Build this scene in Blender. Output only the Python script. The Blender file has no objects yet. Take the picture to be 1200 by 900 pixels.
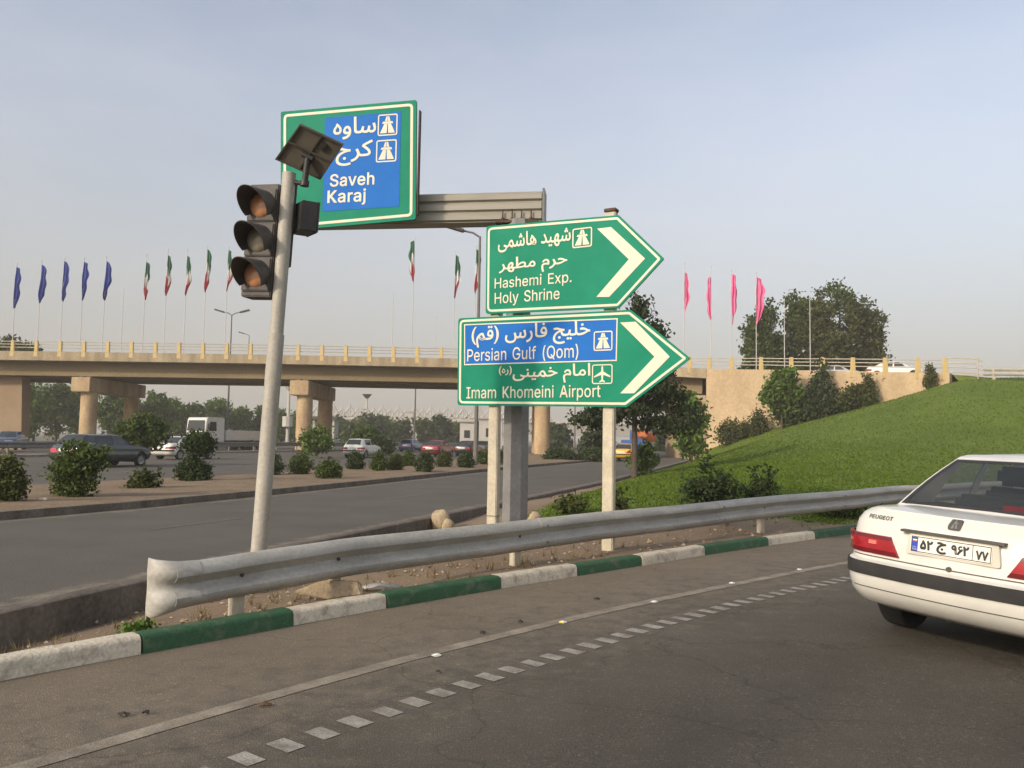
import bpy, bmesh, math, random
import numpy as np
from mathutils import Vector, Matrix

# ------------------------------------------------------------------ camera, sky, sun, exposure
sc = bpy.context.scene
HAZE = 0.0008
COL = sc.collection
R = math.radians
FPX, CAMH, PITCH, ROLL = 960.0, 1.55, math.atan(66 / 960.0), R(1.0)     # measured on the 1200 x 900 photograph
CAMROT = Matrix.Rotation(math.pi / 2 + PITCH, 3, 'X') @ Matrix.Rotation(ROLL, 3, 'Z')
cam = bpy.data.cameras.new('camera')
cam.sensor_width = 36.0
cam.lens = FPX / 1200 * 36
cam.clip_start, cam.clip_end = 0.05, 6000
camo = bpy.data.objects.new('camera', cam)
camo.matrix_world = Matrix.Translation((0, 0, CAMH)) @ CAMROT.to_4x4()
COL.objects.link(camo)
sc.camera = camo

SUN_EL, SUN_AZ = R(24), R(228)          # azimuth clockwise from +Y (behind the camera, to the left)
w = bpy.data.worlds.new('World')
sc.world = w
w.use_nodes = True
nt = w.node_tree
bg = nt.nodes['Background']
sky = nt.nodes.new('ShaderNodeTexSky')
sky.sky_type = 'NISHITA'
sky.sun_disc = False
sky.sun_elevation = SUN_EL
sky.sun_rotation = SUN_AZ
sky.altitude = 0
sky.air_density = 1.0
sky.dust_density = 3.0
sky.ozone_density = 2.0
# dusty city air: thin veils of cloud and a greyed, warmer sky
tc = nt.nodes.new('ShaderNodeTexCoord')
mp = nt.nodes.new('ShaderNodeMapping')
mp.inputs['Scale'].default_value = (1.1, 1.1, 3.2)
nz = nt.nodes.new('ShaderNodeTexNoise')
nz.inputs['Scale'].default_value = 2.1
nz.inputs['Detail'].default_value = 5
nz.inputs['Roughness'].default_value = 0.55
cr = nt.nodes.new('ShaderNodeValToRGB')
cr.color_ramp.elements[0].position = 0.42
cr.color_ramp.elements[0].color = (0.0, 0.0, 0.0, 1)
cr.color_ramp.elements[1].position = 0.78
cr.color_ramp.elements[1].color = (0.20, 0.20, 0.20, 1)
hs = nt.nodes.new('ShaderNodeHueSaturation')
hs.inputs['Saturation'].default_value = 0.58
hs.inputs['Value'].default_value = 0.93
mx = nt.nodes.new('ShaderNodeMix')
mx.data_type = 'RGBA'
mx.inputs['B'].default_value = (4.6, 4.2, 4.4, 1)
nt.links.new(tc.outputs['Generated'], mp.inputs['Vector'])
nt.links.new(mp.outputs['Vector'], nz.inputs['Vector'])
nt.links.new(nz.outputs['Fac'], cr.inputs['Fac'])
nt.links.new(sky.outputs['Color'], hs.inputs['Color'])
nt.links.new(hs.outputs['Color'], mx.inputs['A'])
nt.links.new(cr.outputs['Color'], mx.inputs['Factor'])
# dust-laden air low over the horizon
sx = nt.nodes.new('ShaderNodeSeparateXYZ')
nt.links.new(tc.outputs['Generated'], sx.inputs['Vector'])
hr = nt.nodes.new('ShaderNodeMapRange')
hr.interpolation_type = 'SMOOTHSTEP'
hr.inputs['From Min'].default_value = -0.02
hr.inputs['From Max'].default_value = 0.48
hr.inputs['To Min'].default_value = 0.85
hr.inputs['To Max'].default_value = 0.0
nt.links.new(sx.outputs['Z'], hr.inputs['Value'])
m2 = nt.nodes.new('ShaderNodeMix')
m2.data_type = 'RGBA'
m2.inputs['B'].default_value = (2.0, 1.90, 1.74, 1)
nt.links.new(hr.outputs['Result'], m2.inputs['Factor'])
nt.links.new(mx.outputs['Result'], m2.inputs['A'])
tint = nt.nodes.new('ShaderNodeVectorMath')
tint.operation = 'MULTIPLY'
tint.inputs[1].default_value = (1.0, 0.982, 0.965)
nt.links.new(m2.outputs['Result'], tint.inputs[0])
nt.links.new(tint.outputs['Vector'], bg.inputs['Color'])
bg.inputs['Strength'].default_value = 0.15

sun = bpy.data.lights.new('sun', 'SUN')
sun.energy = 1.45
sun.angle = R(2.5)
sun.color = (1.0, 0.85, 0.66)
suno = bpy.data.objects.new('sun', sun)
SUND = Vector((math.sin(SUN_AZ) * math.cos(SUN_EL), math.cos(SUN_AZ) * math.cos(SUN_EL), math.sin(SUN_EL)))
suno.rotation_euler = SUND.to_track_quat('Z', 'Y').to_euler()
suno.location = SUND * 50
COL.objects.link(suno)

sc.view_settings.view_transform = 'Standard'
sc.view_settings.look = 'None'
sc.view_settings.exposure = 0.80
sc.view_settings.gamma = 1.0
sc.view_settings.use_curve_mapping = False
sc.render.engine = 'CYCLES'
sc.cycles.use_denoising = True
sc.cycles.max_bounces = 6
sc.cycles.volume_bounces = 0
sc.cycles.transparent_max_bounces = 12

# ------------------------------------------------------------------ helpers
rng = np.random.default_rng(7)
UP = Vector((0, 0, 1))

def ray(px, py):
    return CAMROT @ Vector(((px - 600) / FPX, (450 - py) / FPX, -1.0))

def G(px, py, z=0.0):                    # photo pixel -> point on the plane of height z
    d = ray(px, py)
    t = (z - CAMH) / d.z
    return Vector((d.x * t, d.y * t, z))

def D(px, py, Y):                        # photo pixel -> point at distance Y
    d = ray(px, py)
    t = Y / d.y
    return Vector((d.x * t, Y, CAMH + d.z * t))

class Plane:                             # an upright plane through two points
    def __init__(s, a, b):
        s.o = Vector((a.x, a.y, 0))
        s.u = Vector((b.x - a.x, b.y - a.y, 0)).normalized()
        s.n = Vector((s.u.y, -s.u.x, 0))
    def px(s, x, y):
        d = ray(x, y)
        c = Vector((0, 0, CAMH))
        t = (s.o - c).dot(s.n) / d.dot(s.n)
        p = c + d * t
        return ((p - s.o).dot(s.u), p.z)
    def p(s, a, z, lift=0.0):
        return s.o + s.u * a + UP * z + s.n * lift

def link(o):
    COL.objects.link(o)
    return o

def tag(o, label=None, cat=None, group=None, kind=None):
    if label: o['label'] = label
    if cat: o['category'] = cat
    if group: o['group'] = group
    if kind: o['kind'] = kind
    return o

def thing(name, label, cat, loc=(0, 0, 0), rz=0.0, group=None):
    o = bpy.data.objects.new(name, None)
    o.empty_display_size = 0.2
    o.location = loc
    o.rotation_euler = (0, 0, rz)
    link(o)
    return tag(o, label, cat, group)

def dup(root, loc=None, rz=None, label=None):
    r = link(root.copy())
    if loc is not None: r.location = loc
    if rz is not None: r.rotation_euler = (0, 0, rz)
    if label: r['label'] = label
    for ch in list(root.children):
        c = link(ch.copy())
        c.parent = r
        for g in list(ch.children):
            d = link(g.copy())
            d.parent = c
    return r

class MB:
    def __init__(s):
        s.v, s.f, s.m = [], [], []
    def add(s, v, f, mi=0):
        k = len(s.v)
        s.v += [tuple(x) for x in v]
        s.f += [tuple(i + k for i in q) for q in f]
        s.m += [mi] * len(f)
        return s
    def box(s, c, size, rot=None, mi=0, taper=1.0):
        hx, hy, hz = size[0] / 2, size[1] / 2, size[2] / 2
        vs = []
        for z in (-1, 1):
            t = taper if z > 0 else 1.0
            for x, y in ((-1, -1), (1, -1), (1, 1), (-1, 1)):
                p = Vector((x * hx * t, y * hy * t, z * hz))
                if rot is not None: p = rot @ p
                vs.append(Vector(c) + p)
        return s.add(vs, [(3, 2, 1, 0), (4, 5, 6, 7), (0, 1, 5, 4), (1, 2, 6, 5), (2, 3, 7, 6), (3, 0, 4, 7)], mi)
    def path(s, pts, radii, n=8, mi=0, caps=True, closed=False):
        pts = [Vector(p) for p in pts]
        if not hasattr(radii, '__len__'): radii = [radii] * len(pts)
        k = len(s.v)
        for i, p in enumerate(pts):
            a = pts[max(i - 1, 0)]
            b = pts[min(i + 1, len(pts) - 1)]
            t = (b - a).normalized()
            ref = UP if abs(t.z) < 0.9 else Vector((0, 1, 0))
            e1 = t.cross(ref).normalized()
            e2 = e1.cross(t)
            for j in range(n):
                an = 2 * math.pi * (j + 0.5) / n
                s.v.append(tuple(p + (e1 * math.cos(an) + e2 * math.sin(an)) * radii[i]))
        for i in range(len(pts) - 1):
            for j in range(n):
                a = k + i * n + j
                b = k + i * n + (j + 1) % n
                s.f.append((a, b, b + n, a + n)); s.m.append(mi)
        if caps:
            s.f.append(tuple(k + j for j in reversed(range(n)))); s.m.append(mi)
            s.f.append(tuple(k + (len(pts) - 1) * n + j for j in range(n))); s.m.append(mi)
        return s
    def tube(s, p, q, r0, r1=None, n=8, mi=0):
        return s.path([p, q], [r0, r0 if r1 is None else r1], n, mi)
    def prism(s, poly, fr, z0, z1, mi=0):      # poly of 2D points, fr(a, b, c) -> 3D, extruded along c
        n = len(poly)
        vs = [fr(a, b, z0) for a, b in poly] + [fr(a, b, z1) for a, b in poly]
        fs = [tuple(reversed(range(n))), tuple(range(n, 2 * n))]
        fs += [(i, (i + 1) % n, (i + 1) % n + n, i + n) for i in range(n)]
        return s.add(vs, fs, mi)
    def grid(s, rows, mi=0, closed=False):
        m = len(rows[0])
        k = len(s.v)
        for r in rows: s.v += [tuple(p) for p in r]
        for i in range(len(rows) - 1):
            for j in range(m if closed else m - 1):
                a, b = k + i * m + j, k + i * m + (j + 1) % m
                s.f.append((a, b, b + m, a + m)); s.m.append(mi)
        return s
    def build(s, name, mats, parent=None, origin=None, smooth=35, attrs=None, fix=False, bevel=0.0, local=False):
        me = bpy.data.meshes.new(name)
        o0 = Vector(origin) if origin is not None else (Vector(parent.location) if (parent is not None and parent.rotation_euler.z == 0) else Vector((0, 0, 0)))
        if parent is not None and origin is None and parent.parent is not None: o0 = Vector(parent.parent.location) + Vector(parent.location)
        if local: o0 = Vector((0, 0, 0))
        me.from_pydata([(x - o0.x, y - o0.y, z - o0.z) for x, y, z in s.v], [], s.f)
        ms = mats if isinstance(mats, (list, tuple)) else [mats]
        for m in ms: me.materials.append(m)
        if len(ms) > 1: me.polygons.foreach_set('material_index', s.m)
        if attrs:
            for an, vals in attrs.items():
                a = me.attributes.new(an, 'FLOAT', 'POINT')
                a.data.foreach_set('value', np.asarray(vals, dtype=np.float32))
        if fix:
            bm = bmesh.new(); bm.from_mesh(me)
            bmesh.ops.remove_doubles(bm, verts=bm.verts, dist=1e-5)
            bmesh.ops.recalc_face_normals(bm, faces=bm.faces)
            if bevel:
                bmesh.ops.bevel(bm, geom=[e for e in bm.edges if e.is_manifold and e.calc_face_angle(0) > 0.6], offset=bevel, segments=2, affect='EDGES', clamp_overlap=True)
            bm.to_mesh(me); bm.free()
        if smooth:
            me.shade_smooth()
            me.set_sharp_from_angle(angle=R(smooth))
        o = bpy.data.objects.new(name, me)
        if parent is None and origin is not None: o.location = origin
        if parent is not None: o.parent = parent
        return link(o)

# ------------------------------------------------------------------ materials
MATS = {}
def mat(name, c1, c2=None, scale=4.0, rough=0.7, bump=0.0, bscale=60.0, metal=0.0, spec=0.5, fine=0.0, coat=0.0, detail=4.0, lo=0.35, hi=0.65, streak=None):
    if name in MATS: return MATS[name]
    m = bpy.data.materials.new(name)
    m.use_nodes = True
    t = m.node_tree
    p = t.nodes['Principled BSDF']
    p.inputs['Roughness'].default_value = rough
    p.inputs['Metallic'].default_value = metal
    p.inputs['Specular IOR Level'].default_value = spec
    p.inputs['Coat Weight'].default_value = coat
    p.inputs['Coat Roughness'].default_value = 0.06
    p.inputs['Base Color'].default_value = (*c1, 1)
    cd = t.nodes.new('ShaderNodeTexCoord')
    src = cd.outputs['Object']
    if c2 is not None:
        v = src
        if streak:
            g = t.nodes.new('ShaderNodeMapping'); g.inputs['Scale'].default_value = streak
            t.links.new(src, g.inputs['Vector']); v = g.outputs['Vector']
        n = t.nodes.new('ShaderNodeTexNoise')
        n.inputs['Scale'].default_value = scale
        n.inputs['Detail'].default_value = detail
        n.inputs['Roughness'].default_value = 0.6
        t.links.new(v, n.inputs['Vector'])
        r = t.nodes.new('ShaderNodeMapRange')
        r.inputs['From Min'].default_value = lo
        r.inputs['From Max'].default_value = hi
        t.links.new(n.outputs['Fac'], r.inputs['Value'])
        x = t.nodes.new('ShaderNodeMix'); x.data_type = 'RGBA'
        x.inputs['A'].default_value = (*c1, 1)
        x.inputs['B'].default_value = (*c2, 1)
        t.links.new(r.outputs['Result'], x.inputs['Factor'])
        outc = x.outputs['Result']
        if fine:
            n2 = t.nodes.new('ShaderNodeTexNoise')
            n2.inputs['Scale'].default_value = bscale
            n2.inputs['Detail'].default_value = 2
            t.links.new(src, n2.inputs['Vector'])
            r2 = t.nodes.new('ShaderNodeMapRange')
            r2.inputs['From Min'].default_value = 0.3
            r2.inputs['From Max'].default_value = 0.7
            r2.inputs['To Min'].default_value = 1 - fine
            r2.inputs['To Max'].default_value = 1 + fine
            t.links.new(n2.outputs['Fac'], r2.inputs['Value'])
            x2 = t.nodes.new('ShaderNodeVectorMath'); x2.operation = 'SCALE'
            t.links.new(outc, x2.inputs[0]); t.links.new(r2.outputs['Result'], x2.inputs['Scale'])
            outc = x2.outputs['Vector']
        t.links.new(outc, p.inputs['Base Color'])
    if bump:
        n3 = t.nodes.new('ShaderNodeTexNoise')
        n3.inputs['Scale'].default_value = bscale
        n3.inputs['Detail'].default_value = 3
        t.links.new(src, n3.inputs['Vector'])
        b = t.nodes.new('ShaderNodeBump')
        b.inputs['Strength'].default_value = bump
        b.inputs['Distance'].default_value = 0.02
        t.links.new(n3.outputs['Fac'], b.inputs['Height'])
        t.links.new(b.outputs['Normal'], p.inputs['Normal'])
    MATS[name] = m
    return m

def blend_by_attr(name, attr, matcols, rough=0.9, bump=0.4, bscale=80, fine=0.25, big=0.7, tracks=False):
    """two ground covers mixed by a vertex attribute that is broken up with noise; matcols = ((a1,a2),(b1,b2))"""
    m = bpy.data.materials.new(name)
    m.use_nodes = True
    t = m.node_tree
    p = t.nodes['Principled BSDF']
    p.inputs['Roughness'].default_value = rough
    p.inputs['Specular IOR Level'].default_value = 0.3
    cd = t.nodes.new('ShaderNodeTexCoord')
    def noise(s, d=4, ro=0.6):
        n = t.nodes.new('ShaderNodeTexNoise')
        n.inputs['Scale'].default_value = s
        n.inputs['Detail'].default_value = d
        n.inputs['Roughness'].default_value = ro
        t.links.new(cd.outputs['Object'], n.inputs['Vector'])
        return n.outputs['Fac']
    def rng_(v, a, b, c=0.0, d=1.0):
        r = t.nodes.new('ShaderNodeMapRange')
        for k, x in zip(('From Min', 'From Max', 'To Min', 'To Max'), (a, b, c, d)): r.inputs[k].default_value = x
        t.links.new(v, r.inputs['Value'])
        return r.outputs['Result']
    def mixc(f, a, b):
        x = t.nodes.new('ShaderNodeMix'); x.data_type = 'RGBA'
        for s, q in (('A', a), ('B', b)):
            if isinstance(q, tuple): x.inputs[s].default_value = (*q, 1)
            else: t.links.new(q, x.inputs[s])
        t.links.new(f, x.inputs['Factor'])
        return x.outputs['Result']
    at = t.nodes.new('ShaderNodeAttribute'); at.attribute_name = attr
    nb = rng_(noise(big, 5), 0.35, 0.65)
    nm = noise(big * 7, 4)
    a = mixc(nb, *matcols[0])
    b = mixc(nb, *matcols[1])
    ad = t.nodes.new('ShaderNodeMath'); ad.operation = 'ADD'
    t.links.new(at.outputs['Fac'], ad.inputs[0])
    t.links.new(rng_(nm, 0.25, 0.75, -0.3, 0.3), ad.inputs[1])
    f = rng_(ad.outputs['Value'], 0.25, 0.75)
    c = mixc(f, a, b)
    x2 = t.nodes.new('ShaderNodeVectorMath'); x2.operation = 'SCALE'
    nf = noise(bscale, 2)
    t.links.new(c, x2.inputs[0])
    t.links.new(rng_(nf, 0.3, 0.7, 1 - fine, 1 + fine), x2.inputs['Scale'])
    outv = x2.outputs['Vector']
    if tracks:
        ta_ = t.nodes.new('ShaderNodeAttribute'); ta_.attribute_name = 'track'
        cr1 = t.nodes.new('ShaderNodeTexVoronoi'); cr1.feature = 'DISTANCE_TO_EDGE'; cr1.inputs['Scale'].default_value = 0.55
        wob = t.nodes.new('ShaderNodeVectorMath'); wob.operation = 'MULTIPLY_ADD'
        wn = t.nodes.new('ShaderNodeTexNoise'); wn.inputs['Scale'].default_value = 2.2; wn.inputs['Detail'].default_value = 6
        t.links.new(cd.outputs['Object'], wn.inputs['Vector'])
        t.links.new(wn.outputs['Color'], wob.inputs[0]); wob.inputs[1].default_value = (.55, .55, .55); t.links.new(cd.outputs['Object'], wob.inputs[2])
        t.links.new(wob.outputs['Vector'], cr1.inputs['Vector'])
        line = rng_(cr1.outputs['Distance'], 0.0, 0.008, 0.72, 1.0)
        st = rng_(noise(34, 2, .7), 0.58, 0.70, 1.0, 1.6)
        st2 = rng_(noise(3.0, 6, .7), 0.3, 0.7, 0.90, 1.09)
        fac = None
        for q in (line, st, st2, rng_(ta_.outputs['Fac'], 0, 1, 1.0, 0.66)):
            if fac is None: fac = q
            else:
                mm = t.nodes.new('ShaderNodeMath'); mm.operation = 'MULTIPLY'
                t.links.new(fac, mm.inputs[0]); t.links.new(q, mm.inputs[1]); fac = mm.outputs['Value']
        x3 = t.nodes.new('ShaderNodeVectorMath'); x3.operation = 'SCALE'
        t.links.new(outv, x3.inputs[0]); t.links.new(fac, x3.inputs['Scale'])
        outv = x3.outputs['Vector']
    t.links.new(outv, p.inputs['Base Color'])
    bp = t.nodes.new('ShaderNodeBump')
    bp.inputs['Strength'].default_value = bump
    bp.inputs['Distance'].default_value = 0.02
    t.links.new(nf, bp.inputs['Height'])
    t.links.new(bp.outputs['Normal'], p.inputs['Normal'])
    return m

def leafmat(name, dark, light, rough=0.6):
    m = bpy.data.materials.new(name)
    m.use_nodes = True
    t = m.node_tree
    p = t.nodes['Principled BSDF']
    p.inputs['Roughness'].default_value = rough
    p.inputs['Specular IOR Level'].default_value = 0.25
    at = t.nodes.new('ShaderNodeAttribute'); at.attribute_name = 'tint'
    x = t.nodes.new('ShaderNodeMix'); x.data_type = 'RGBA'
    x.inputs['A'].default_value = (*dark, 1)
    x.inputs['B'].default_value = (*light, 1)
    t.links.new(at.outputs['Fac'], x.inputs['Factor'])
    t.links.new(x.outputs['Result'], p.inputs['Base Color'])
    tr = t.nodes.new('ShaderNodeBsdfTranslucent')
    t.links.new(x.outputs['Result'], tr.inputs['Color'])
    ms = t.nodes.new('ShaderNodeMixShader')
    ms.inputs['Fac'].default_value = 0.3
    t.links.new(p.outputs['BSDF'], ms.inputs[1])
    t.links.new(tr.outputs['BSDF'], ms.inputs[2])
    t.links.new(ms.outputs['Shader'], t.nodes['Material Output'].inputs['Surface'])
    return m

M_ASPH = blend_by_attr('ramp asphalt', 'dust', (((0.090, 0.077, 0.059), (0.111, 0.096, 0.075)), ((0.165, 0.132, 0.093), (0.195, 0.157, 0.112))), bump=0.45, bscale=130, fine=0.5, big=0.8, tracks=True)
M_HWY = blend_by_attr('highway asphalt', 'dust', (((0.096, 0.084, 0.068), (0.119, 0.105, 0.086)), ((0.23, 0.19, 0.13), (0.28, 0.24, 0.17))), bump=0.4, bscale=40, fine=0.2, big=0.5)
M_VERGE = blend_by_attr('verge', 'grass', (((0.17, 0.115, 0.07), (0.26, 0.19, 0.12)), ((0.080, 0.125, 0.008), (0.115, 0.165, 0.014))), bump=0.25, bscale=30, fine=0.18, big=0.22)
M_MED = mat('median earth', (0.175, 0.115, 0.062), (0.235, 0.165, 0.095), scale=0.9, rough=0.95, bump=0.6, bscale=18, fine=0.3)
M_GROUND = mat('open ground', (0.16, 0.13, 0.085), (0.10, 0.11, 0.05), scale=0.05, rough=0.95, bump=0.3, bscale=6, fine=0.2)
M_CONC = mat('old concrete', (0.30, 0.25, 0.19), (0.20, 0.165, 0.125), scale=2.2, rough=0.9, bump=0.4, bscale=30, fine=0.2)
M_CONCD = mat('stained concrete', (0.19, 0.155, 0.12), (0.105, 0.085, 0.065), scale=2.5, rough=0.9, bump=0.5, bscale=20, fine=0.25, streak=(1, 1, 0.3))
M_KWHITE = mat('kerb white paint', (0.58, 0.51, 0.39), (0.29, 0.24, 0.175), scale=7, rough=0.8, bump=0.4, bscale=45, fine=0.15, lo=0.5, hi=0.74)
M_KGREEN = mat('kerb green paint', (0.026, 0.088, 0.034), (0.13, 0.14, 0.085), scale=7, rough=0.75, bump=0.4, bscale=45, fine=0.15, lo=0.52, hi=0.78)
M_LINE = mat('worn road paint', (0.36, 0.33, 0.28), (0.19, 0.165, 0.135), scale=6, rough=0.8, bump=0.3, bscale=90, fine=0.25)
M_LINE2 = mat('dusty road paint', (0.30, 0.255, 0.19), (0.17, 0.138, 0.098), scale=4, rough=0.85, bump=0.3, bscale=90, fine=0.25)
M_GALV = mat('galvanised steel', (0.45, 0.43, 0.38), (0.34, 0.32, 0.28), scale=3, rough=0.6, metal=0.1, fine=0.1, bscale=30, streak=(0.6, 0.6, 3))
M_GALVD = mat('grey steel', (0.20, 0.195, 0.185), (0.15, 0.145, 0.135), scale=4, rough=0.5, metal=0.3, fine=0.1, bscale=30)
M_CREAM = mat('cream painted steel', (0.54, 0.48, 0.36), (0.45, 0.395, 0.29), scale=5, rough=0.6, fine=0.1, bscale=25)
M_RUST = mat('rusty steel', (0.10, 0.055, 0.03), (0.05, 0.03, 0.02), scale=20, rough=0.8)
M_SGREEN = mat('sign green', (0.004, 0.205, 0.118), (0.010, 0.235, 0.138), scale=2.2, rough=0.55, spec=0.12)
M_SBLUE = mat('sign blue', (0.012, 0.135, 0.47), (0.016, 0.155, 0.52), scale=1.4, rough=0.55, spec=0.12)
M_SWHITE = mat('sign cream lettering', (0.72, 0.68, 0.52), (0.66, 0.61, 0.46), scale=2.5, rough=0.5, spec=0.4)
M_BLACK = mat('black plastic', (0.020, 0.019, 0.018), (0.035, 0.032, 0.03), scale=5, rough=0.5)
M_DKGREY = mat('sooty grey casing', (0.055, 0.048, 0.042), (0.085, 0.075, 0.065), scale=6, rough=0.65, fine=0.1)
M_AMBER = mat('dusty amber lens', (0.52, 0.25, 0.13), (0.44, 0.20, 0.10), scale=30, rough=0.35)
M_SMOKE = mat('dusty clear lens', (0.24, 0.21, 0.15), (0.19, 0.165, 0.12), scale=30, rough=0.35)
M_SOLARB = mat('solar panel back', (0.085, 0.072, 0.055), (0.11, 0.095, 0.075), scale=5, rough=0.6)
M_SOLAR = mat('solar cells', (0.012, 0.016, 0.04), (0.016, 0.02, 0.05), scale=20, rough=0.15)
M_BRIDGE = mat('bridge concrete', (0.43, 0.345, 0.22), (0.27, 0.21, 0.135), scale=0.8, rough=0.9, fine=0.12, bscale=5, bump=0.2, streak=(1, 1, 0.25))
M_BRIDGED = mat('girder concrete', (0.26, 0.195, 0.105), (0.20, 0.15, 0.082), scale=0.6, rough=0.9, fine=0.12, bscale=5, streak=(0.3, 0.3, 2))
M_WALL = mat('tan render wall', (0.54, 0.40, 0.24), (0.42, 0.305, 0.18), scale=0.5, rough=0.9, fine=0.1, bscale=4, bump=0.15, streak=(1, 1, 0.35))
M_COLUMN = mat('tan column', (0.52, 0.385, 0.22), (0.36, 0.235, 0.135), scale=0.8, rough=0.9, fine=0.12, bscale=6, streak=(1, 1, 0.4))
M_RPOST = mat('yellow railing post', (0.64, 0.47, 0.17), (0.55, 0.42, 0.22), scale=2, rough=0.8)
M_RAIL = mat('pale steel rail', (0.50, 0.45, 0.36), (0.42, 0.37, 0.28), scale=2, rough=0.6, metal=0.2)
M_POLE = mat('pale flagpole', (0.55, 0.54, 0.50), (0.50, 0.48, 0.45), scale=2, rough=0.5)
M_LAMP = mat('lamp post grey', (0.13, 0.12, 0.11), (0.17, 0.155, 0.14), scale=3, rough=0.6)
M_STONE = mat('tan stone', (0.42, 0.33, 0.21), (0.30, 0.23, 0.15), scale=7, rough=0.9, bump=0.6, bscale=25, fine=0.15)
M_BARK = mat('bark', (0.11, 0.08, 0.055), (0.065, 0.048, 0.035), scale=6, rough=0.95, bump=0.6, bscale=18)
M_FWHITE = mat('far white concrete', (0.52, 0.49, 0.44), (0.46, 0.43, 0.38), scale=0.4, rough=0.9)
M_FGREY = mat('far grey concrete', (0.36, 0.335, 0.30), (0.33, 0.305, 0.27), scale=0.1, rough=0.9)
L_TREE = leafmat('tree leaf', (0.035, 0.066, 0.012), (0.125, 0.165, 0.035))
L_BRIGHT = leafmat('bright leaf', (0.050, 0.105, 0.012), (0.15, 0.22, 0.035))
L_DARK = leafmat('dark leaf', (0.024, 0.046, 0.013), (0.080, 0.110, 0.035))
L_OLIVE = leafmat('olive leaf', (0.038, 0.055, 0.012), (0.12, 0.130, 0.035))
L_PINE = leafmat('pine needle', (0.020, 0.036, 0.013), (0.065, 0.088, 0.032))
L_CYP = leafmat('cypress leaf', (0.055, 0.065, 0.012), (0.12, 0.12, 0.03))
L_GRASS = leafmat('grass blade', (0.078, 0.128, 0.007), (0.122, 0.172, 0.014))

def paint(name, c, rough=0.3):
    return mat('paint ' + name, c, tuple(x * 0.9 for x in c), scale=3, rough=rough, coat=0.6, spec=0.5)
def glassmat(name, tint, alpha, rough=0.04):
    if name in MATS: return MATS[name]
    m = bpy.data.materials.new(name); m.use_nodes = True
    t = m.node_tree
    p = t.nodes['Principled BSDF']
    p.inputs['Base Color'].default_value = (*tint, 1)
    p.inputs['Roughness'].default_value = rough
    p.inputs['Alpha'].default_value = alpha
    p.inputs['Specular IOR Level'].default_value = 0.8
    MATS[name] = m
    return m
M_GLASS = glassmat('car glass', (0.04, 0.048, 0.048), 0.45)
M_GLASSD = mat('dark car glass', (0.028, 0.032, 0.032), (0.034, 0.038, 0.038), scale=3, rough=0.08)
M_TYRE = mat('tyre rubber', (0.018, 0.017, 0.016), (0.028, 0.026, 0.024), scale=8, rough=0.85)
M_RIM = mat('wheel rim', (0.34, 0.34, 0.34), (0.26, 0.26, 0.26), scale=5, rough=0.4, metal=0.6)
M_REDL = mat('red lamp', (0.36, 0.008, 0.014), (0.27, 0.005, 0.010), scale=16, rough=0.15, coat=0.5)
M_REDD = mat('dark red lamp band', (0.14, 0.004, 0.008), (0.11, 0.004, 0.008), scale=16, rough=0.15, coat=0.5)
M_PINKL = mat('pale lamp reflector', (0.85, 0.22, 0.16), (0.75, 0.12, 0.10), scale=12, rough=0.2, coat=0.4)
M_CLEARL = mat('clear lamp', (0.62, 0.62, 0.58), (0.5, 0.5, 0.48), scale=12, rough=0.15)
M_PLATE = mat('number plate white', (0.80, 0.77, 0.68), (0.74, 0.71, 0.62), scale=3, rough=0.4)
M_INK = mat('plate ink', (0.02, 0.02, 0.02), rough=0.5)
M_SEAT = mat('seat cloth', (0.022, 0.023, 0.026), (0.035, 0.035, 0.038), scale=6, rough=0.9)
# ------------------------------------------------------------------ ground, roads, verge
def curve2d(pts, step, deg=None):
    P = np.array([(p[0], p[1]) for p in pts], float)
    s = np.concatenate([[0], np.cumsum(np.hypot(*np.diff(P, axis=0).T))])
    q = np.arange(0, s[-1] + step * 0.5, step)
    if deg:
        return np.stack([np.polyval(np.polyfit(s, P[:, k], deg), q) for k in (0, 1)], 1)
    out = []
    for k in (0, 1):                      # monotone-ish smooth interpolation: piecewise linear, then a moving average
        v = np.interp(q, s, P[:, k]); out.append(v)
    o = np.stack(out, 1)
    for _ in range(6):
        o[1:-1] = 0.25 * o[:-2] + 0.5 * o[1:-1] + 0.25 * o[2:]
    return o

def offs(P, d):                            # offset to the right of the direction of travel
    t = np.gradient(P, axis=0)
    t /= np.linalg.norm(t, axis=1)[:, None]
    return P + np.stack([t[:, 1], -t[:, 0]], 1) * d

def arclen(P):
    return np.concatenate([[0], np.cumsum(np.hypot(*np.diff(P, axis=0).T))])

def at_s(P, s):
    a = arclen(P)
    return np.array([np.interp(s, a, P[:, 0]), np.interp(s, a, P[:, 1])])

KERB = curve2d([(-6.3, -3.0), (-5.2, 0.6), (-4.2, 3.6), (-3.17, 5.24), (-2.6, 5.86), (-1.83, 6.76), (-1.03, 7.68), (-0.14, 8.63), (0.94, 9.73), (1.78, 10.55), (2.79, 11.61), (3.97, 12.72), (5.14, 13.80), (6.2, 14.75), (8.6, 16.9), (11.8, 19.4), (16, 22.3), (24, 27.0), (34, 31.5)], 0.25)
def polyline_x(pts):                       # x as a function of y
    a = np.array(pts, float)
    return lambda y: float(np.interp(y, a[:, 1], a[:, 0]))
HWYR = [(-8.9, -8), (-5.9, 2.5), (-4.42, 7.25), (-3.95, 8.82), (-3.22, 11.62), (-1.65, 16.41), (0.05, 21.4), (3.29, 31.2), (7.81, 46.3), (17.6, 80), (31.5, 130), (106, 400), (240, 900)]
HWYL = [(-18, -8), (-11.6, 8), (-8.88, 14.42), (-7.82, 17.0), (-6.49, 21.1), (-4.75, 27.1), (-1.57, 38.9), (2.21, 51.15), (6.5, 64.43), (11.5, 82), (24.5, 130), (99, 400), (233, 900)]
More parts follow.
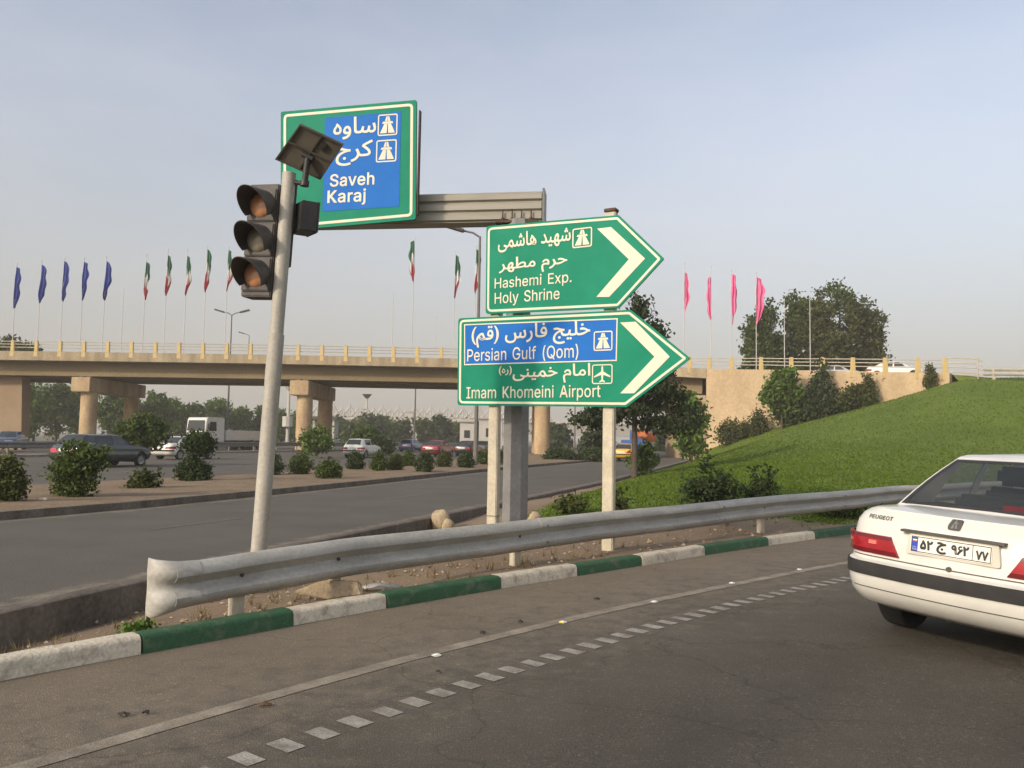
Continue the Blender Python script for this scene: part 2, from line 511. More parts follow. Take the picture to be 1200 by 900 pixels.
MEDF = [(-25, -8), (-18.5, 9), (-13.37, 21.63), (-11.83, 25.5), (-9.6, 31.1), (-6.66, 43.3), (-3.6, 57.9), (-1, 85), (12, 130), (88, 400), (222, 900)]
BARR = [(-50, -8), (-40, 20), (-30, 49), (-25.6, 70), (-21.6, 86), (-10, 130), (66, 400), (200, 900)]
OPPF = [(-68, -8), (-58, 20), (-48, 49), (-43.6, 70), (-39.6, 86), (-28, 130), (48, 400), (182, 900)]
fR, fL, fM, fB, fO = map(polyline_x, (HWYR, HWYL, MEDF, BARR, OPPF))
YS = np.concatenate([np.arange(-8, 40, 1.0), np.arange(40, 120, 3.0), np.arange(120, 901, 30.0)])

# open ground: one sheet out to the horizon
b = MB()
b.grid([[(x, y, -0.42) for x in (-3000, -400, -60, 60, 400, 3000)] for y in (-200, -20, 60, 200, 800, 4000)])
tag(b.build('ground', M_GROUND), 'dusty open ground running out to the horizon', kind='structure')

def road(name, fa, fb, ncol, m, z=0.0, dust=lambda u, y: 0.0, crown=0.0):
    b = MB(); at = []
    for y in YS:
        xa, xb = fa(y), fb(y)
        row = []
        for k in range(ncol + 1):
            u = k / ncol
            row.append((xa + (xb - xa) * u, y, z + crown * math.sin(math.pi * u)))
            at.append(dust(u, y))
        b.grid([row]) if False else None
        b.v += row
    n = ncol + 1
    for i in range(len(YS) - 1):
        for j in range(ncol):
            a = i * n + j
            b.f.append((a, a + 1, a + n + 1, a + n)); b.m.append(0)
    return tag(b.build(name, m, attrs={'dust': at}), kind='structure')

road('highway', fL, fR, 14, M_HWY, 0.0, lambda u, y: max(0.0, 1 - u / 0.09) * 0.95 + max(0.0, (u - 0.93) / 0.07) * 0.75)
road('far_carriageway', fB, fM, 16, M_HWY, 0.004, lambda u, y: max(0.0, (u - 0.96) / 0.04) * 0.8)
road('opposite_carriageway', fO, lambda y: fB(y) - 1.6, 8, M_HWY, 0.0)

def strip(name, fa, fb, z0, z1, m, ys=YS, nx=1, rough=0.0):
    """a raised strip with upright sides between two lines"""
    b = MB()
    rows = []
    for y in ys:
        xa, xb = fa(y), fb(y)
        row = [(xa, y, z0)]
        for k in range(nx + 1):
            u = k / nx
            dz = 0 if k in (0, nx) else rough * rng.uniform(-1, 1)
            row.append((xa + (xb - xa) * u, y, z1 + dz))
        row.append((xb, y, z0))
        rows.append(row)
    b.grid(rows)
    return tag(b.build(name, m, smooth=30), kind='structure')

strip('median_kerb', lambda y: fL(y) - 0.22, fL, -0.05, 0.15, M_CONCD)
strip('median', lambda y: fM(y) + 0.0, lambda y: fL(y) - 0.222, -0.05, 0.125, M_MED, nx=10, rough=0.035)
strip('barrier_strip', lambda y: fB(y) - 1.6, fB, -0.05, 0.14, M_CONC)
# concrete edge of the highway above the gutter
b = MB()
rows = []
for y in YS[YS < 140]:
    x = fR(y)
    rows.append([(x - 0.05, y, -0.02), (x - 0.05, y, 0.016), (x + 0.12, y, 0.018), (x + 0.15, y, 0.0), (x + 0.17, y, -0.45)])
b.grid(rows)
tag(b.build('highway_edge_kerb', M_CONCD), kind='structure')
# lane lines on the far carriageway
b = MB()
for u in (0.25, 0.5, 0.75):
    y = 22.0
    while y < 150:
        def xx(yy): return fB(yy) + (fM(yy) - fB(yy)) * u
        b.add([(xx(y) - .07, y, .009), (xx(y) + .07, y, .009), (xx(y + 3) + .07, y + 3, .009), (xx(y + 3) - .07, y + 3, .009)], [(0, 1, 2, 3)])
        y += 9
tag(b.build('lane_marking', M_LINE2), kind='structure')
b = MB()
y = 6.0
while y < 90:                               # faint worn dashes on the near carriageway
    xx = lambda yy: fL(yy) + (fR(yy) - fL(yy)) * 0.52
    b.add([(xx(y) - .05, y, .005), (xx(y) + .05, y, .005), (xx(y + 2) + .05, y + 2, .005), (xx(y + 2) - .05, y + 2, .005)], [(0, 1, 2, 3)])
    y += 7.5
tag(b.build('worn_lane_marking', mat('nearly worn paint', (0.15, 0.135, 0.115), (0.11, 0.095, 0.08), scale=9, rough=0.85)), kind='structure')

# ramp on which we drive
OFF = [-0.12, 0.0, 0.35, 0.7, 1.05, 1.4, 1.75, 2.1, 2.5, 3.0, 3.4, 3.8, 4.2, 4.7, 5.2, 5.7, 6.2, 7.0, 8.0, 9.0, 12.0]
def dustf(o):
    if o <= 0.3: return 1.0
    return float(np.interp(o, [0.3, 1.3, 1.8, 2.3, 3.0, 4.5, 9], [0.80, 0.64, 0.44, 0.28, 0.12, 0.04, 0.15]))
KS = curve2d(KERB, 0.5)
rows = [offs(KS, o) for o in OFF]
b = MB(); at = []; trk = []
for i in range(len(KS)):
    for k, o in enumerate(OFF):
        trk.append(float(np.interp(o, [2.4, 3.2, 3.8, 4.4, 5.0, 5.6, 6.4, 8, 12], [0, .55, .9, .45, .8, .9, .3, .6, .4])))
        b.v.append((rows[k][i][0], rows[k][i][1], 0.0 if o < 3 else -0.012 * (o - 3)))
        at.append(dustf(o))
n = len(OFF)
for i in range(len(KS) - 1):
    for j in range(n - 1):
        a = i * n + j
        b.f.append((a, a + 1, a + n + 1, a + n)); b.m.append(0)
tag(b.build('ramp_road', M_ASPH, attrs={'dust': at, 'track': trk}), kind='structure')

# worn edge line and the block line
def ribbon(P, w, z):
    a, c = offs(P, -w / 2), offs(P, w / 2)
    b = MB()
    b.grid([[(a[i][0], a[i][1], z), (c[i][0], c[i][1], z)] for i in range(len(P))])
    return b
SOL = curve2d([G(-250, 975), G(40, 897), G(300, 820), G(500, 766), G(600, 742), G(700, 718), G(800, 697), G(900, 677), G(970, 663), G(1050, 650), G(1150, 634)], 0.3)
tag(ribbon(SOL, 0.125, 0.004).build('edge_line', M_LINE2), kind='structure')
DOT = curve2d([G(-60, 1010), G(110, 955), G(283, 892), G(440, 840), G(600, 786), G(700, 753), G(800, 724), G(900, 699), G(980, 681), G(1100, 661)], 0.05, deg=3)
b = MB()
L = arclen(DOT)[-1]
s = 0.1
dd = offs(DOT, 1.0) - DOT
ss = arclen(DOT)
while s < L - 0.3:
    p = at_s(DOT, s); q = at_s(DOT, s + 0.02)
    t = (q - p) / np.linalg.norm(q - p); r = np.array([t[1], -t[0]])
    hw, hl = 0.085 * rng.uniform(.92, 1.05), 0.057 * rng.uniform(.9, 1.06)
    c = p + r * rng.uniform(-.008, .008)
    b.add([(*(c - r * hw - t * hl), .004), (*(c + r * hw - t * hl), .004), (*(c + r * hw + t * hl), .004), (*(c - r * hw + t * hl), .004)], [(0, 1, 2, 3)])
    s += 0.228
tag(b.build('block_line', M_LINE), kind='structure')

# painted kerb stones
kroot = thing('painted_kerb', 'green and white painted kerb along the dusty ramp shoulder', 'kerb', (float(KERB[20][0]), float(KERB[20][1]), 0))
def kerb_s(px, py):
    g = G(px, py); d = np.hypot(KERB[:, 0] - g.x, KERB[:, 1] - g.y)
    return arclen(KERB)[int(d.argmin())]
cuts = [kerb_s(*p) for p in ((158, 768), (328, 736), (464, 711), (577, 691), (673, 676), (760, 662), (830, 650), (897, 640), (955, 632), (1008, 623))]
first = cuts[0]
while first > 1.5:
    first -= 1.25; cuts.insert(0, first)
while cuts[-1] < arclen(KERB)[-1] - 1.6: cuts.append(cuts[-1] + 1.45)
i0 = cuts.index(kerb_s(158, 768))
for i in range(len(cuts) - 1):
    green = (i - i0) % 2 == 0
    b = MB()
    rows = []
    m = 6
    jit = rng.uniform(-.008, .008)
    for k in range(m + 1):
        s = cuts[i] + 0.008 + (cuts[i + 1] - cuts[i] - 0.016) * k / m
        p = at_s(KERB, s); q = at_s(KERB, s + 0.05)
        t = (q - p) / max(np.linalg.norm(q - p), 1e-6); r = np.array([t[1], -t[0]])
        prof = [(0.0, -0.1), (-0.012, 0.098), (-0.03, 0.120), (-0.05, 0.127), (-0.155, 0.129), (-0.175, 0.112), (-0.18, -0.4)]
        rows.append([(p[0] + r[0] * (a + jit), p[1] + r[1] * (a + jit), z + jit * .7 + rng.uniform(-.003, .003)) for a, z in prof])
    b.grid(rows)
    b.f.append(tuple(range(7))); b.m.append(0)
    b.f.append(tuple(m * 7 + j for j in reversed(range(7)))); b.m.append(0)
    ko = b.build('kerb_stone', M_KGREEN if green else M_KWHITE, kroot, smooth=50)
    ko['label'] = 'green painted kerb stone' if green else 'white painted kerb stone'

# verge: the dirt gore between the two roads that rises into the grass hill
WALLPX = [(828, 80.0), (900, 76.0), (965, 71.5), (1040, 67.0), (1113, 63.5)]
wallp = [D(px, 470, Y) for px, Y in WALLPX]
TP = []                                     # height control points
for px, py, Y in ((845, 521, 79), (890, 505, 76.5), (920, 498, 75), (960, 489, 72), (1000, 480, 69.5), (1040, 471, 67), (1090, 458, 64.6), (1116, 446, 63), (1160, 446, 60), (1200, 448, 57), (1260, 450, 52), (1330, 452, 49)):
    p = D(px, py, Y); TP.append((p.x, p.y, p.z))
for y in (16.4, 21, 26, 31, 38, 46, 55, 65, 76): TP.append((fR(y) + 0.9, y, 0.0 if y > 20 else -0.16))
for y in (6, 8, 10, 12, 14): TP.append((fR(y) + 0.25, y, -0.31 if y < 10 else -0.25))
KB = offs(KERB, -0.20)
for i in range(0, len(KB), 10):
    TP.append((KB[i][0], KB[i][1], 0.070 if i < 60 else 0.095))
KB2 = offs(KERB, -1.3)
for i in range(56, len(KB2), 12): TP.append((KB2[i][0], KB2[i][1], 0.10 + 0.0025 * (i - 56)))
for x, y, z in ((38, 65, 6.9), (45, 64, 6.9), (60, 64, 7.2), (60, 45, 6.5), (60, 30, 3.5), (45, 36, 3.0), (11.5, 40, 0.75), (14, 30, 1.0)): TP.append((x, y, z))
TP = np.array(TP)
def tps_fit(P):
    n = len(P)
    d2 = ((P[:, None, :2] - P[None, :, :2]) ** 2).sum(-1)
    K = 0.5 * d2 * np.log(d2 + 1e-9) + np.eye(n) * 3.0
    A = np.zeros((n + 3, n + 3))
    A[:n, :n] = K; A[:n, n] = 1; A[:n, n + 1:] = P[:, :2]; A[n, :n] = 1; A[n + 1:, :n] = P[:, :2].T
    return np.linalg.solve(A, np.concatenate([P[:, 2], np.zeros(3)]))
TW = tps_fit(TP)
def hz(x, y):
    d2 = (TP[:, 0] - x) ** 2 + (TP[:, 1] - y) ** 2
    return float((TW[:-3] * 0.5 * d2 * np.log(d2 + 1e-9)).sum() + TW[-3] + TW[-2] * x + TW[-1] * y)
A_ = [(fR(y) + 0.165, y) for y in (-4, 0, 3, 5, 7.25, 8.8, 10, 11.6, 13, 14.5, 16.4, 18.5, 21.4, 25, 31.2, 38, 46.3, 54, 62, 70, 77)]
A_ += [(p.x + 0.3, p.y + 0.6) for p in wallp[:]] + [(37.0, 66.0), (43, 67), (60, 66)]
KBV = offs(KERB, -0.179)
Ac = curve2d(A_, 0.4)
NU, NV = 170, 46
sa, sb = arclen(Ac), arclen(KBV)
ta = np.interp(np.linspace(0, 1, NU), [0, 0.35, 0.62, 1], [0, 16 / sa[-1] * 1.15, 0.45, 1])
tb = np.interp(np.linspace(0, 1, NU), [0, 0.35, 0.62, 1], [0, 0.34, 0.56, 1])
b = MB(); gr = []
VG = np.zeros((NU, NV, 4))
for i in range(NU):
    pa, pb = at_s(Ac, ta[i] * sa[-1]), at_s(KBV, tb[i] * sb[-1])
    for j in range(NV):
        v = (j / (NV - 1)) ** 1.25
        x, y = pb + (pa - pb) * v
        z = hz(x, y)
        dk = np.hypot(*(pa - pb)) * v          # distance from the kerb
        dh = np.hypot(*(pa - pb)) * (1 - v)
        if dk < 0.03: z = min(z, 0.11)
        z += 0.02 * math.sin(x * 3.1 + y * 1.7) * math.sin(y * 2.3 - x) * (1 if 0.2 < dk else 0)
        g = 0.0
        if y > 12: g = min(1, max(0, (dk - 0.7) / 0.8)) * min(1, max(0, (y - 14.2) / 2.0)) * min(1, max(0, (dh - (1.1 if y < 30 else .6)) / 0.8))
        if x > 4.6: g = max(g, min(1, max(0, (x - 4.6) / 1.5)) * min(1, (dk + 0.2)))
        VG[i, j] = (x, y, z, g)
        b.v.append((x, y, z)); gr.append(g)
for i in range(NU - 1):
    for j in range(NV - 1):
        a = i * NV + j
        b.f.append((a, a + NV, a + NV + 1, a + 1)); b.m.append(0)
tag(b.build('verge', M_VERGE, attrs={'grass': gr}, smooth=60), kind='structure')

def vz(x, y):                                # height of the verge by nearest sample
    d = (VG[..., 0] - x) ** 2 + (VG[..., 1] - y) ** 2
    return float(VG[..., 2].reshape(-1)[d.argmin()])

# grass blades on the hill
def blades(n, seed):
    r = np.random.default_rng(seed)
    V, F, T = [], [], []
    flat = VG.reshape(NU, NV, 4)
    k = 0
    tries = 0
    while k < n and tries < n * 6:
        tries += 1
        i, j = r.integers(0, NU - 1), r.integers(0, NV - 1)
        q = flat[i, j] * 1.0
        u, v = r.random(2)
        q = (flat[i, j] * (1 - u) + flat[i + 1, j] * u) * (1 - v) + (flat[i, j + 1] * (1 - u) + flat[i + 1, j + 1] * u) * v
        if q[3] < 0.35 + 0.5 * r.random() or q[1] > 76 or q[0] > 40 or r.random() < (q[1] - 30) / 80: continue
        h = r.uniform(0.02, 0.05) * (1 + q[1] / 90) * (1.5 if r.random() < .1 else 1)
        an = r.uniform(0, 2 * math.pi); wd = r.uniform(0.008, 0.02) * (1 + q[1] / 25)
        dx, dy = math.cos(an) * wd, math.sin(an) * wd
        lx, ly = r.normal(0, .035, 2)
        V += [(q[0] - dx, q[1] - dy, q[2] - .01), (q[0] + dx, q[1] + dy, q[2] - .01), (q[0] + lx, q[1] + ly, q[2] + h)]
        F.append((3 * k, 3 * k + 1, 3 * k + 2)); t = min(1, max(0, r.normal(.5, .18) + .15 * math.sin(q[0] * .9) * math.sin(q[1] * .7))); T += [t, t, t]
        k += 1
    b = MB(); b.v, b.f, b.m = V, F, [0] * len(F)
    return tag(b.build('grass', L_GRASS, attrs={'tint': T}, smooth=None), kind='stuff')
blades(90000, 3)
# ------------------------------------------------------------------ lettering
GL = {" ":[280,[]],"(":[273,[[89,207,101,324,132,441,177,539,236,539,191,428,161,313,151,207,160,115,188,16,236,-96,177,-96,139,-21,111,55,95,131]]],")":[273,[[37,-96,86,18,113,116,122,207,112,313,82,428,37,539,97,539,142,441,173,323,184,207,178,130,161,53,134,-22,97,-96]]],".":[188,[[95,-4,78,-1,63,9,53,24,50,41,53,59,63,73,78,83,95,87,113,83,128,73,138,59,141,41,138,24,128,9,113,-1]]],"A":[480,[[16,0,201,509,276,509,463,0,395,0,287,302,264,372,232,478,245,478,213,371,191,302,85,0],[110,142,110,199,370,199,370,142]]],"E":[419,[[60,0,60,509,372,509,372,452,125,452,125,286,355,286,355,229,125,229,125,57,375,57,375,0]]],"G":[520,[[269,-7,205,1,149,25,104,64,69,116,47,179,40,254,47,329,69,393,103,445,149,484,203,508,265,516,304,513,340,504,374,489,403,469,429,445,449,416,465,384,474,349,408,349,387,393,356,427,315,448,265,456,222,450,183,432,150,404,125,364,109,314,103,254,109,194,125,145,151,105,184,76,224,59,269,53,309,57,345,71,374,93,396,123,410,160,415,202,434,199,283,199,283,256,478,256,478,200,471,141,451,91,419,50,377,19,326,0]]],"H":[517,[[60,0,60,509,125,509,125,289,392,289,392,509,457,509,457,0,392,0,392,232,125,232,125,0]]],"I":[300,[[31,0,31,57,118,57,118,452,31,452,31,509,269,509,269,452,183,452,183,57,269,57,269,0]]],"K":[467,[[60,509,134,509,134,277,343,509,437,509,230,274,449,0,358,0,183,224,134,175,134,0,60,0]]],"N":[523,[[60,0,60,509,136,509,343,183,363,151,388,107,414,55,405,54,401,108,399,157,399,195,399,509,463,509,463,0,387,0,202,290,177,331,148,381,108,452,119,454,122,384,124,328,125,291,125,0]]],"O":[533,[[267,-7,205,1,150,25,105,63,70,115,48,179,40,254,48,329,70,393,105,445,150,484,205,508,267,516,329,508,384,484,429,445,464,393,486,329,493,254,486,179,464,115,429,63,384,25,329,1],[267,53,310,59,349,76,383,105,408,144,425,194,430,254,425,314,408,365,383,404,349,433,310,450,267,456,223,450,184,433,151,404,125,364,109,314,103,254,109,194,125,144,151,105,184,76,223,59]]],"P":[445,[[60,0,60,509,235,509,289,503,332,487,366,462,390,430,404,391,409,348,404,304,390,265,366,233,332,207,289,191,235,186,109,186,109,242,233,242,269,246,297,256,318,272,333,294,342,319,344,348,342,376,333,402,318,423,297,439,268,449,232,452,125,452,125,0]]],"Q":[533,[[245,159,313,159,369,85,384,65,468,-48,401,-48,346,27,331,46],[267,-7,205,1,150,25,105,63,70,115,48,179,40,254,48,329,70,393,105,445,150,484,205,508,267,516,329,508,384,484,429,445,464,393,486,329,493,254,486,179,464,115,429,63,384,25,329,1],[267,53,310,59,349,76,383,105,408,144,425,194,430,254,425,314,408,365,383,404,349,433,310,450,267,456,223,450,184,433,151,404,125,364,109,314,103,254,109,194,125,144,151,105,184,76,223,59]]],"R":[449,[[60,0,60,509,236,509,290,504,333,489,367,465,390,433,405,395,409,352,405,309,390,271,367,240,333,217,289,203,236,198,96,198,96,255,234,255,269,258,298,267,319,281,334,300,342,324,345,352,342,380,334,405,319,425,298,440,269,449,233,452,125,452,125,0],[353,0,230,229,303,229,428,0]]],"S":[447,[[224,-9,172,-4,128,9,91,31,64,60,46,96,38,137,104,137,110,110,123,88,142,71,166,59,224,49,257,52,286,60,311,74,329,92,341,114,346,139,342,161,332,179,296,205,245,222,184,239,128,260,86,289,60,326,52,372,58,413,75,448,102,476,138,498,180,511,227,516,275,511,316,498,351,476,377,449,394,415,401,378,337,378,326,412,302,437,267,453,225,459,194,456,167,448,145,435,129,418,118,398,115,376,119,352,131,334,169,308,212,293,264,279,312,264,359,238,395,198,405,171,408,139,403,99,386,64,360,34,323,11,278,-4]]],"T":[449,[[32,452,32,509,417,509,417,452,257,452,257,0,193,0,193,452]]],"U":[517,[[259,-8,203,-2,154,15,114,43,85,80,66,124,60,173,60,509,124,509,124,178,128,144,141,113,160,87,187,68,220,56,259,52,298,56,331,68,357,87,377,113,389,144,393,178,393,509,457,509,457,173,451,124,433,80,403,43,363,15,315,-2]]],"a":[389,[[160,-9,126,-5,94,5,68,22,48,45,35,73,30,108,34,138,43,161,58,179,78,193,125,211,178,220,234,227,265,235,273,243,276,255,276,257,267,297,240,322,196,331,149,322,118,301,100,274,41,291,57,322,79,346,104,364,133,375,194,384,239,379,286,360,306,343,322,320,333,290,337,251,337,0,277,0,277,52,272,52,252,25,215,1],[170,45,202,49,228,59,248,74,263,93,272,115,276,138,276,190,259,182,231,176,200,171,175,168,134,159,103,139,95,124,92,105,102,72,130,52]]],"e":[404,[[212,-8,161,-2,117,16,82,46,56,85,40,132,34,187,39,242,55,290,81,329,115,359,157,378,205,384,266,374,294,361,319,341,341,315,357,282,368,242,371,194,371,169,75,169,75,221,338,221,310,202,307,237,298,269,283,294,263,314,237,326,205,330,173,326,146,313,125,294,109,270,99,241,96,211,96,178,100,139,110,106,128,80,151,61,179,50,212,46,254,53,285,73,306,105,365,91,353,63,335,39,311,19,283,4,249,-5]]],"f":[254,[[228,379,228,327,6,327,6,379],[81,0,81,432,84,461,96,486,113,505,135,519,187,530,222,527,243,521,227,468,215,472,195,474,171,470,154,460,145,443,142,419,142,0]]],"h":[410,[[114,227,114,0,53,0,53,509,114,509,114,287,102,287,124,332,152,362,187,379,227,384,264,380,295,369,321,349,341,321,353,285,357,240,357,0,296,0,296,235,290,275,273,304,246,323,210,329,184,326,161,317,141,303,126,283,117,257]]],"i":[167,[[53,0,53,379,114,379,114,0],[84,443,67,446,54,455,44,468,41,483,44,499,54,512,67,521,84,524,100,521,114,512,123,499,126,483,123,468,114,455,100,446]]],"j":[167,[[53,379,114,379,114,-30,111,-63,102,-90,86,-113,65,-129,37,-139,4,-143,-10,-143,-10,-87,2,-87,25,-83,40,-72,50,-54,53,-29],[83,443,67,446,53,455,44,468,41,483,44,499,53,512,67,521,83,524,100,521,114,512,123,499,126,483,123,468,114,455,100,446]]],"l":[189,[[139,-2,101,3,74,20,58,47,53,84,53,509,114,509,114,99,120,62,130,54,146,52,160,53,170,54,181,3,162,-1]]],"m":[610,[[53,0,53,379,112,379,112,295,108,295,118,323,132,346,172,376,219,386,257,380,287,361,309,331,321,295,312,295,322,321,337,343,381,375,437,386,468,383,497,372,522,354,541,328,553,296,557,255,557,0,496,0,496,254,490,289,473,313,447,326,419,330,395,328,374,320,345,290,335,247,335,0,274,0,274,260,269,288,253,311,229,326,199,330,158,320,140,307,126,289,117,266,114,238,114,0]]],"n":[410,[[114,227,114,0,53,0,53,379,112,379,112,287,102,287,124,332,152,362,187,379,227,384,264,380,295,369,321,349,341,321,353,285,357,240,357,0,296,0,296,235,290,275,273,304,246,323,210,329,184,326,161,317,141,303,126,283,117,257]]],"o":[415,[[207,-8,159,-2,117,16,82,46,56,85,40,133,34,187,40,243,56,291,82,330,117,360,159,378,207,384,256,378,299,360,333,330,359,291,376,243,381,187,376,133,359,85,333,46,299,16,256,-2],[207,46,242,51,270,66,292,89,307,117,316,151,319,187,316,224,307,258,292,287,270,310,242,325,207,330,173,325,145,310,124,287,108,258,99,224,96,187,99,151,108,117,124,89,145,66,173,51]]],"p":[424,[[53,-143,53,379,112,379,112,319,118,319,137,346,171,373,197,381,229,384,274,378,313,361,345,332,370,293,385,245,390,189,385,133,370,84,346,45,313,16,274,-2,229,-8,198,-5,173,4,138,31,118,59,114,59,114,-143],[220,47,253,51,279,66,301,88,316,117,325,151,328,189,325,227,316,261,301,290,280,311,253,325,220,330,188,325,161,312,140,291,125,263,116,229,113,189,116,150,125,115,140,86,162,65,188,51]]],"r":[259,[[53,0,53,379,112,379,112,321,115,321,130,347,152,367,181,380,213,385,229,384,243,384,243,322,230,324,207,326,182,323,159,315,140,301,126,284,117,262,114,237,114,0]]],"s":[365,[[182,-8,145,-5,112,3,84,18,62,38,45,63,36,94,94,107,105,79,124,60,150,49,181,45,217,50,244,62,262,81,268,103,265,121,254,136,237,147,212,155,149,170,104,186,72,208,53,237,47,274,51,305,65,332,87,354,115,370,149,381,187,384,223,381,254,372,279,358,299,339,324,290,268,277,258,298,243,316,219,328,187,333,156,329,131,317,114,299,109,277,112,258,124,243,172,223,229,209,275,194,306,171,325,142,331,107,326,75,312,47,290,24,260,6,223,-5]]],"t":[227,[[204,379,204,327,6,327,6,379],[65,471,126,471,126,98,128,76,136,61,150,53,170,50,185,51,202,54,213,2,192,-3,168,-4,125,2,92,21,72,52,65,93]]],"u":[410,[[182,-5,146,-1,115,11,89,31,69,59,57,95,53,139,53,379,114,379,114,144,119,105,137,75,164,56,200,50,226,53,249,62,268,77,283,97,293,122,296,153,296,379,357,379,357,0,298,0,298,92,307,92,286,47,257,17,222,0]]],"v":[389,[[163,0,17,379,84,379,165,155,187,87,206,21,184,21,203,87,224,155,305,379,371,379,226,0]]],"x":[379,[[21,0,171,218,171,171,29,379,100,379,147,306,179,253,207,206,175,206,202,253,233,306,282,379,352,379,209,169,209,214,358,0,287,0,231,85,200,136,173,182,205,182,178,136,148,85,91,0]]],"y":[389,[[47,-139,61,-86,71,-87,104,-89,130,-74,151,-36,163,-1,17,379,84,379,165,155,187,87,206,21,184,21,202,87,224,155,305,379,371,379,204,-58,177,-107,139,-136,91,-145,65,-143]]]}
JOIN = {'ا': 'FE8D FE8E', 'ب': 'FE8F FE90 FE91 FE92', 'ج': 'FE9D FE9E FE9F FEA0', 'ح': 'FEA1 FEA2 FEA3 FEA4', 'خ': 'FEA5 FEA6 FEA7 FEA8', 'د': 'FEA9 FEAA', 'ر': 'FEAD FEAE', 'س': 'FEB1 FEB2 FEB3 FEB4', 'ش': 'FEB5 FEB6 FEB7 FEB8', 'ط': 'FEC1 FEC2 FEC3 FEC4', 'ف': 'FED1 FED2 FED3 FED4', 'ق': 'FED5 FED6 FED7 FED8', 'ک': 'FB8E FB8F FB90 FB91', 'ل': 'FEDD FEDE FEDF FEE0', 'م': 'FEE1 FEE2 FEE3 FEE4', 'ن': 'FEE5 FEE6 FEE7 FEE8', 'ه': 'FEE9 FEEA FEEB FEEC', 'و': 'FEED FEEE', 'ی': 'FBFC FBFD FBFE FBFF'}
def farsi(s):
    out = []
    for i, c in enumerate(s):
        if c not in JOIN: out.append(c); continue
        f = [chr(int(x, 16)) for x in JOIN[c].split()]
        pv = i > 0 and s[i - 1] in JOIN and len(JOIN[s[i - 1]].split()) == 4
        nx = i < len(s) - 1 and s[i + 1] in JOIN and len(f) == 4
        out.append(f[3] if pv and nx else f[1] if pv else f[2] if nx else f[0])
    return ''.join(reversed(out)).replace('(', '\0').replace(')', '(').replace('\0', ')')

def curve_to_arrays(c):
    o = bpy.data.objects.new('tmp', c); COL.objects.link(o)
    bpy.context.view_layer.update()
    dg = bpy.context.evaluated_depsgraph_get()
    me = bpy.data.meshes.new_from_object(o.evaluated_get(dg))
    v = [tuple(p.co) for p in me.vertices]; f = [tuple(p.vertices) for p in me.polygons]
    bpy.data.objects.remove(o); bpy.data.meshes.remove(me); bpy.data.curves.remove(c)
    return v, f

def latin_geo(s, bold):
    c = bpy.data.curves.new('t', 'CURVE'); c.dimensions = '2D'; c.fill_mode = 'BOTH'; c.offset = -0.02; c.bevel_depth = 0.02 + bold; c.bevel_resolution = 0
    x = 0
    for ch in s:
        adv, polys = GL[ch]
        for q in polys:
            sp = c.splines.new('POLY'); n = len(q) // 2
            sp.points.add(n - 1); sp.use_cyclic_u = True
            for i in range(n): sp.points[i].co = (x + q[2 * i] / 1000, q[2 * i + 1] / 1000, 0, 1)
        x += adv / 1000 + bold * 1.2
    return curve_to_arrays(c)

def farsi_geo(s, bold, shaped=False):
    c = bpy.data.curves.new('t', 'FONT'); c.body = s if shaped else farsi(s)
    c.offset = -0.02; c.bevel_depth = 0.02 + bold; c.bevel_resolution = 0; c.resolution_u = 4
    return curve_to_arrays(c)

def lettering(s, box, fr, m, parent, lang='l', bold=None, lift=0.006, shaped=False, **kw):
    """fr(a, z, lift) -> point; text stretched into box = (a0, a1, z0, z1)"""
    v, f = latin_geo(s, 0.004 if bold is None else bold) if lang == 'l' else farsi_geo(s, 0.014 if bold is None else bold, shaped)
    A = np.array(v)
    lo, hi = A.min(0), A.max(0)
    a0, a1, z0, z1 = box
    dz = (A[:, 2] - lo[2]) / max(hi[2] - lo[2], 1e-6) * 0.002
    b = MB()
    b.add([fr(a0 + (x - lo[0]) / (hi[0] - lo[0]) * (a1 - a0), z0 + (y - lo[1]) / (hi[1] - lo[1]) * (z1 - z0), lift + d) for (x, y, _), d in zip(A, dz)], f)
    return b.build('lettering', m, parent, smooth=None, **kw)

# ------------------------------------------------------------------ flat sign shapes
def inset(poly, d):
    n = len(poly); out = []
    area = sum(poly[i][0] * poly[(i + 1) % n][1] - poly[(i + 1) % n][0] * poly[i][1] for i in range(n))
    sg = 1 if area > 0 else -1
    for i in range(n):
        p0, p1, p2 = [np.array(poly[k % n], float) for k in (i - 1, i, i + 1)]
        e1 = (p1 - p0) / np.linalg.norm(p1 - p0); e2 = (p2 - p1) / np.linalg.norm(p2 - p1)
        n1 = np.array([-e1[1], e1[0]]) * sg; n2 = np.array([-e2[1], e2[0]]) * sg
        bis = n1 + n2; bis /= np.linalg.norm(bis)
        out.append(tuple(p1 + bis * d / max(bis.dot(n1), 0.3)))
    return out

def rounded(poly, rad, n=5):
    out = []
    m = len(poly)
    for i in range(m):
        p0, p1, p2 = [np.array(poly[k % m], float) for k in (i - 1, i, i + 1)]
        r = rad[i] if hasattr(rad, '__len__') else rad
        if r <= 0: out.append(tuple(p1)); continue
        a = p1 + (p0 - p1) / np.linalg.norm(p0 - p1) * r
        c = p1 + (p2 - p1) / np.linalg.norm(p2 - p1) * r
        for k in range(n + 1):
            t = k / n
            out.append(tuple((1 - t) ** 2 * a + 2 * t * (1 - t) * p1 + t * t * c))
    return out

def slab(name, poly, fr, l0, l1, m, parent, **kw):
    return MB().prism(poly, fr, l0, l1).build(name, m, parent, smooth=20, fix=True, **kw)

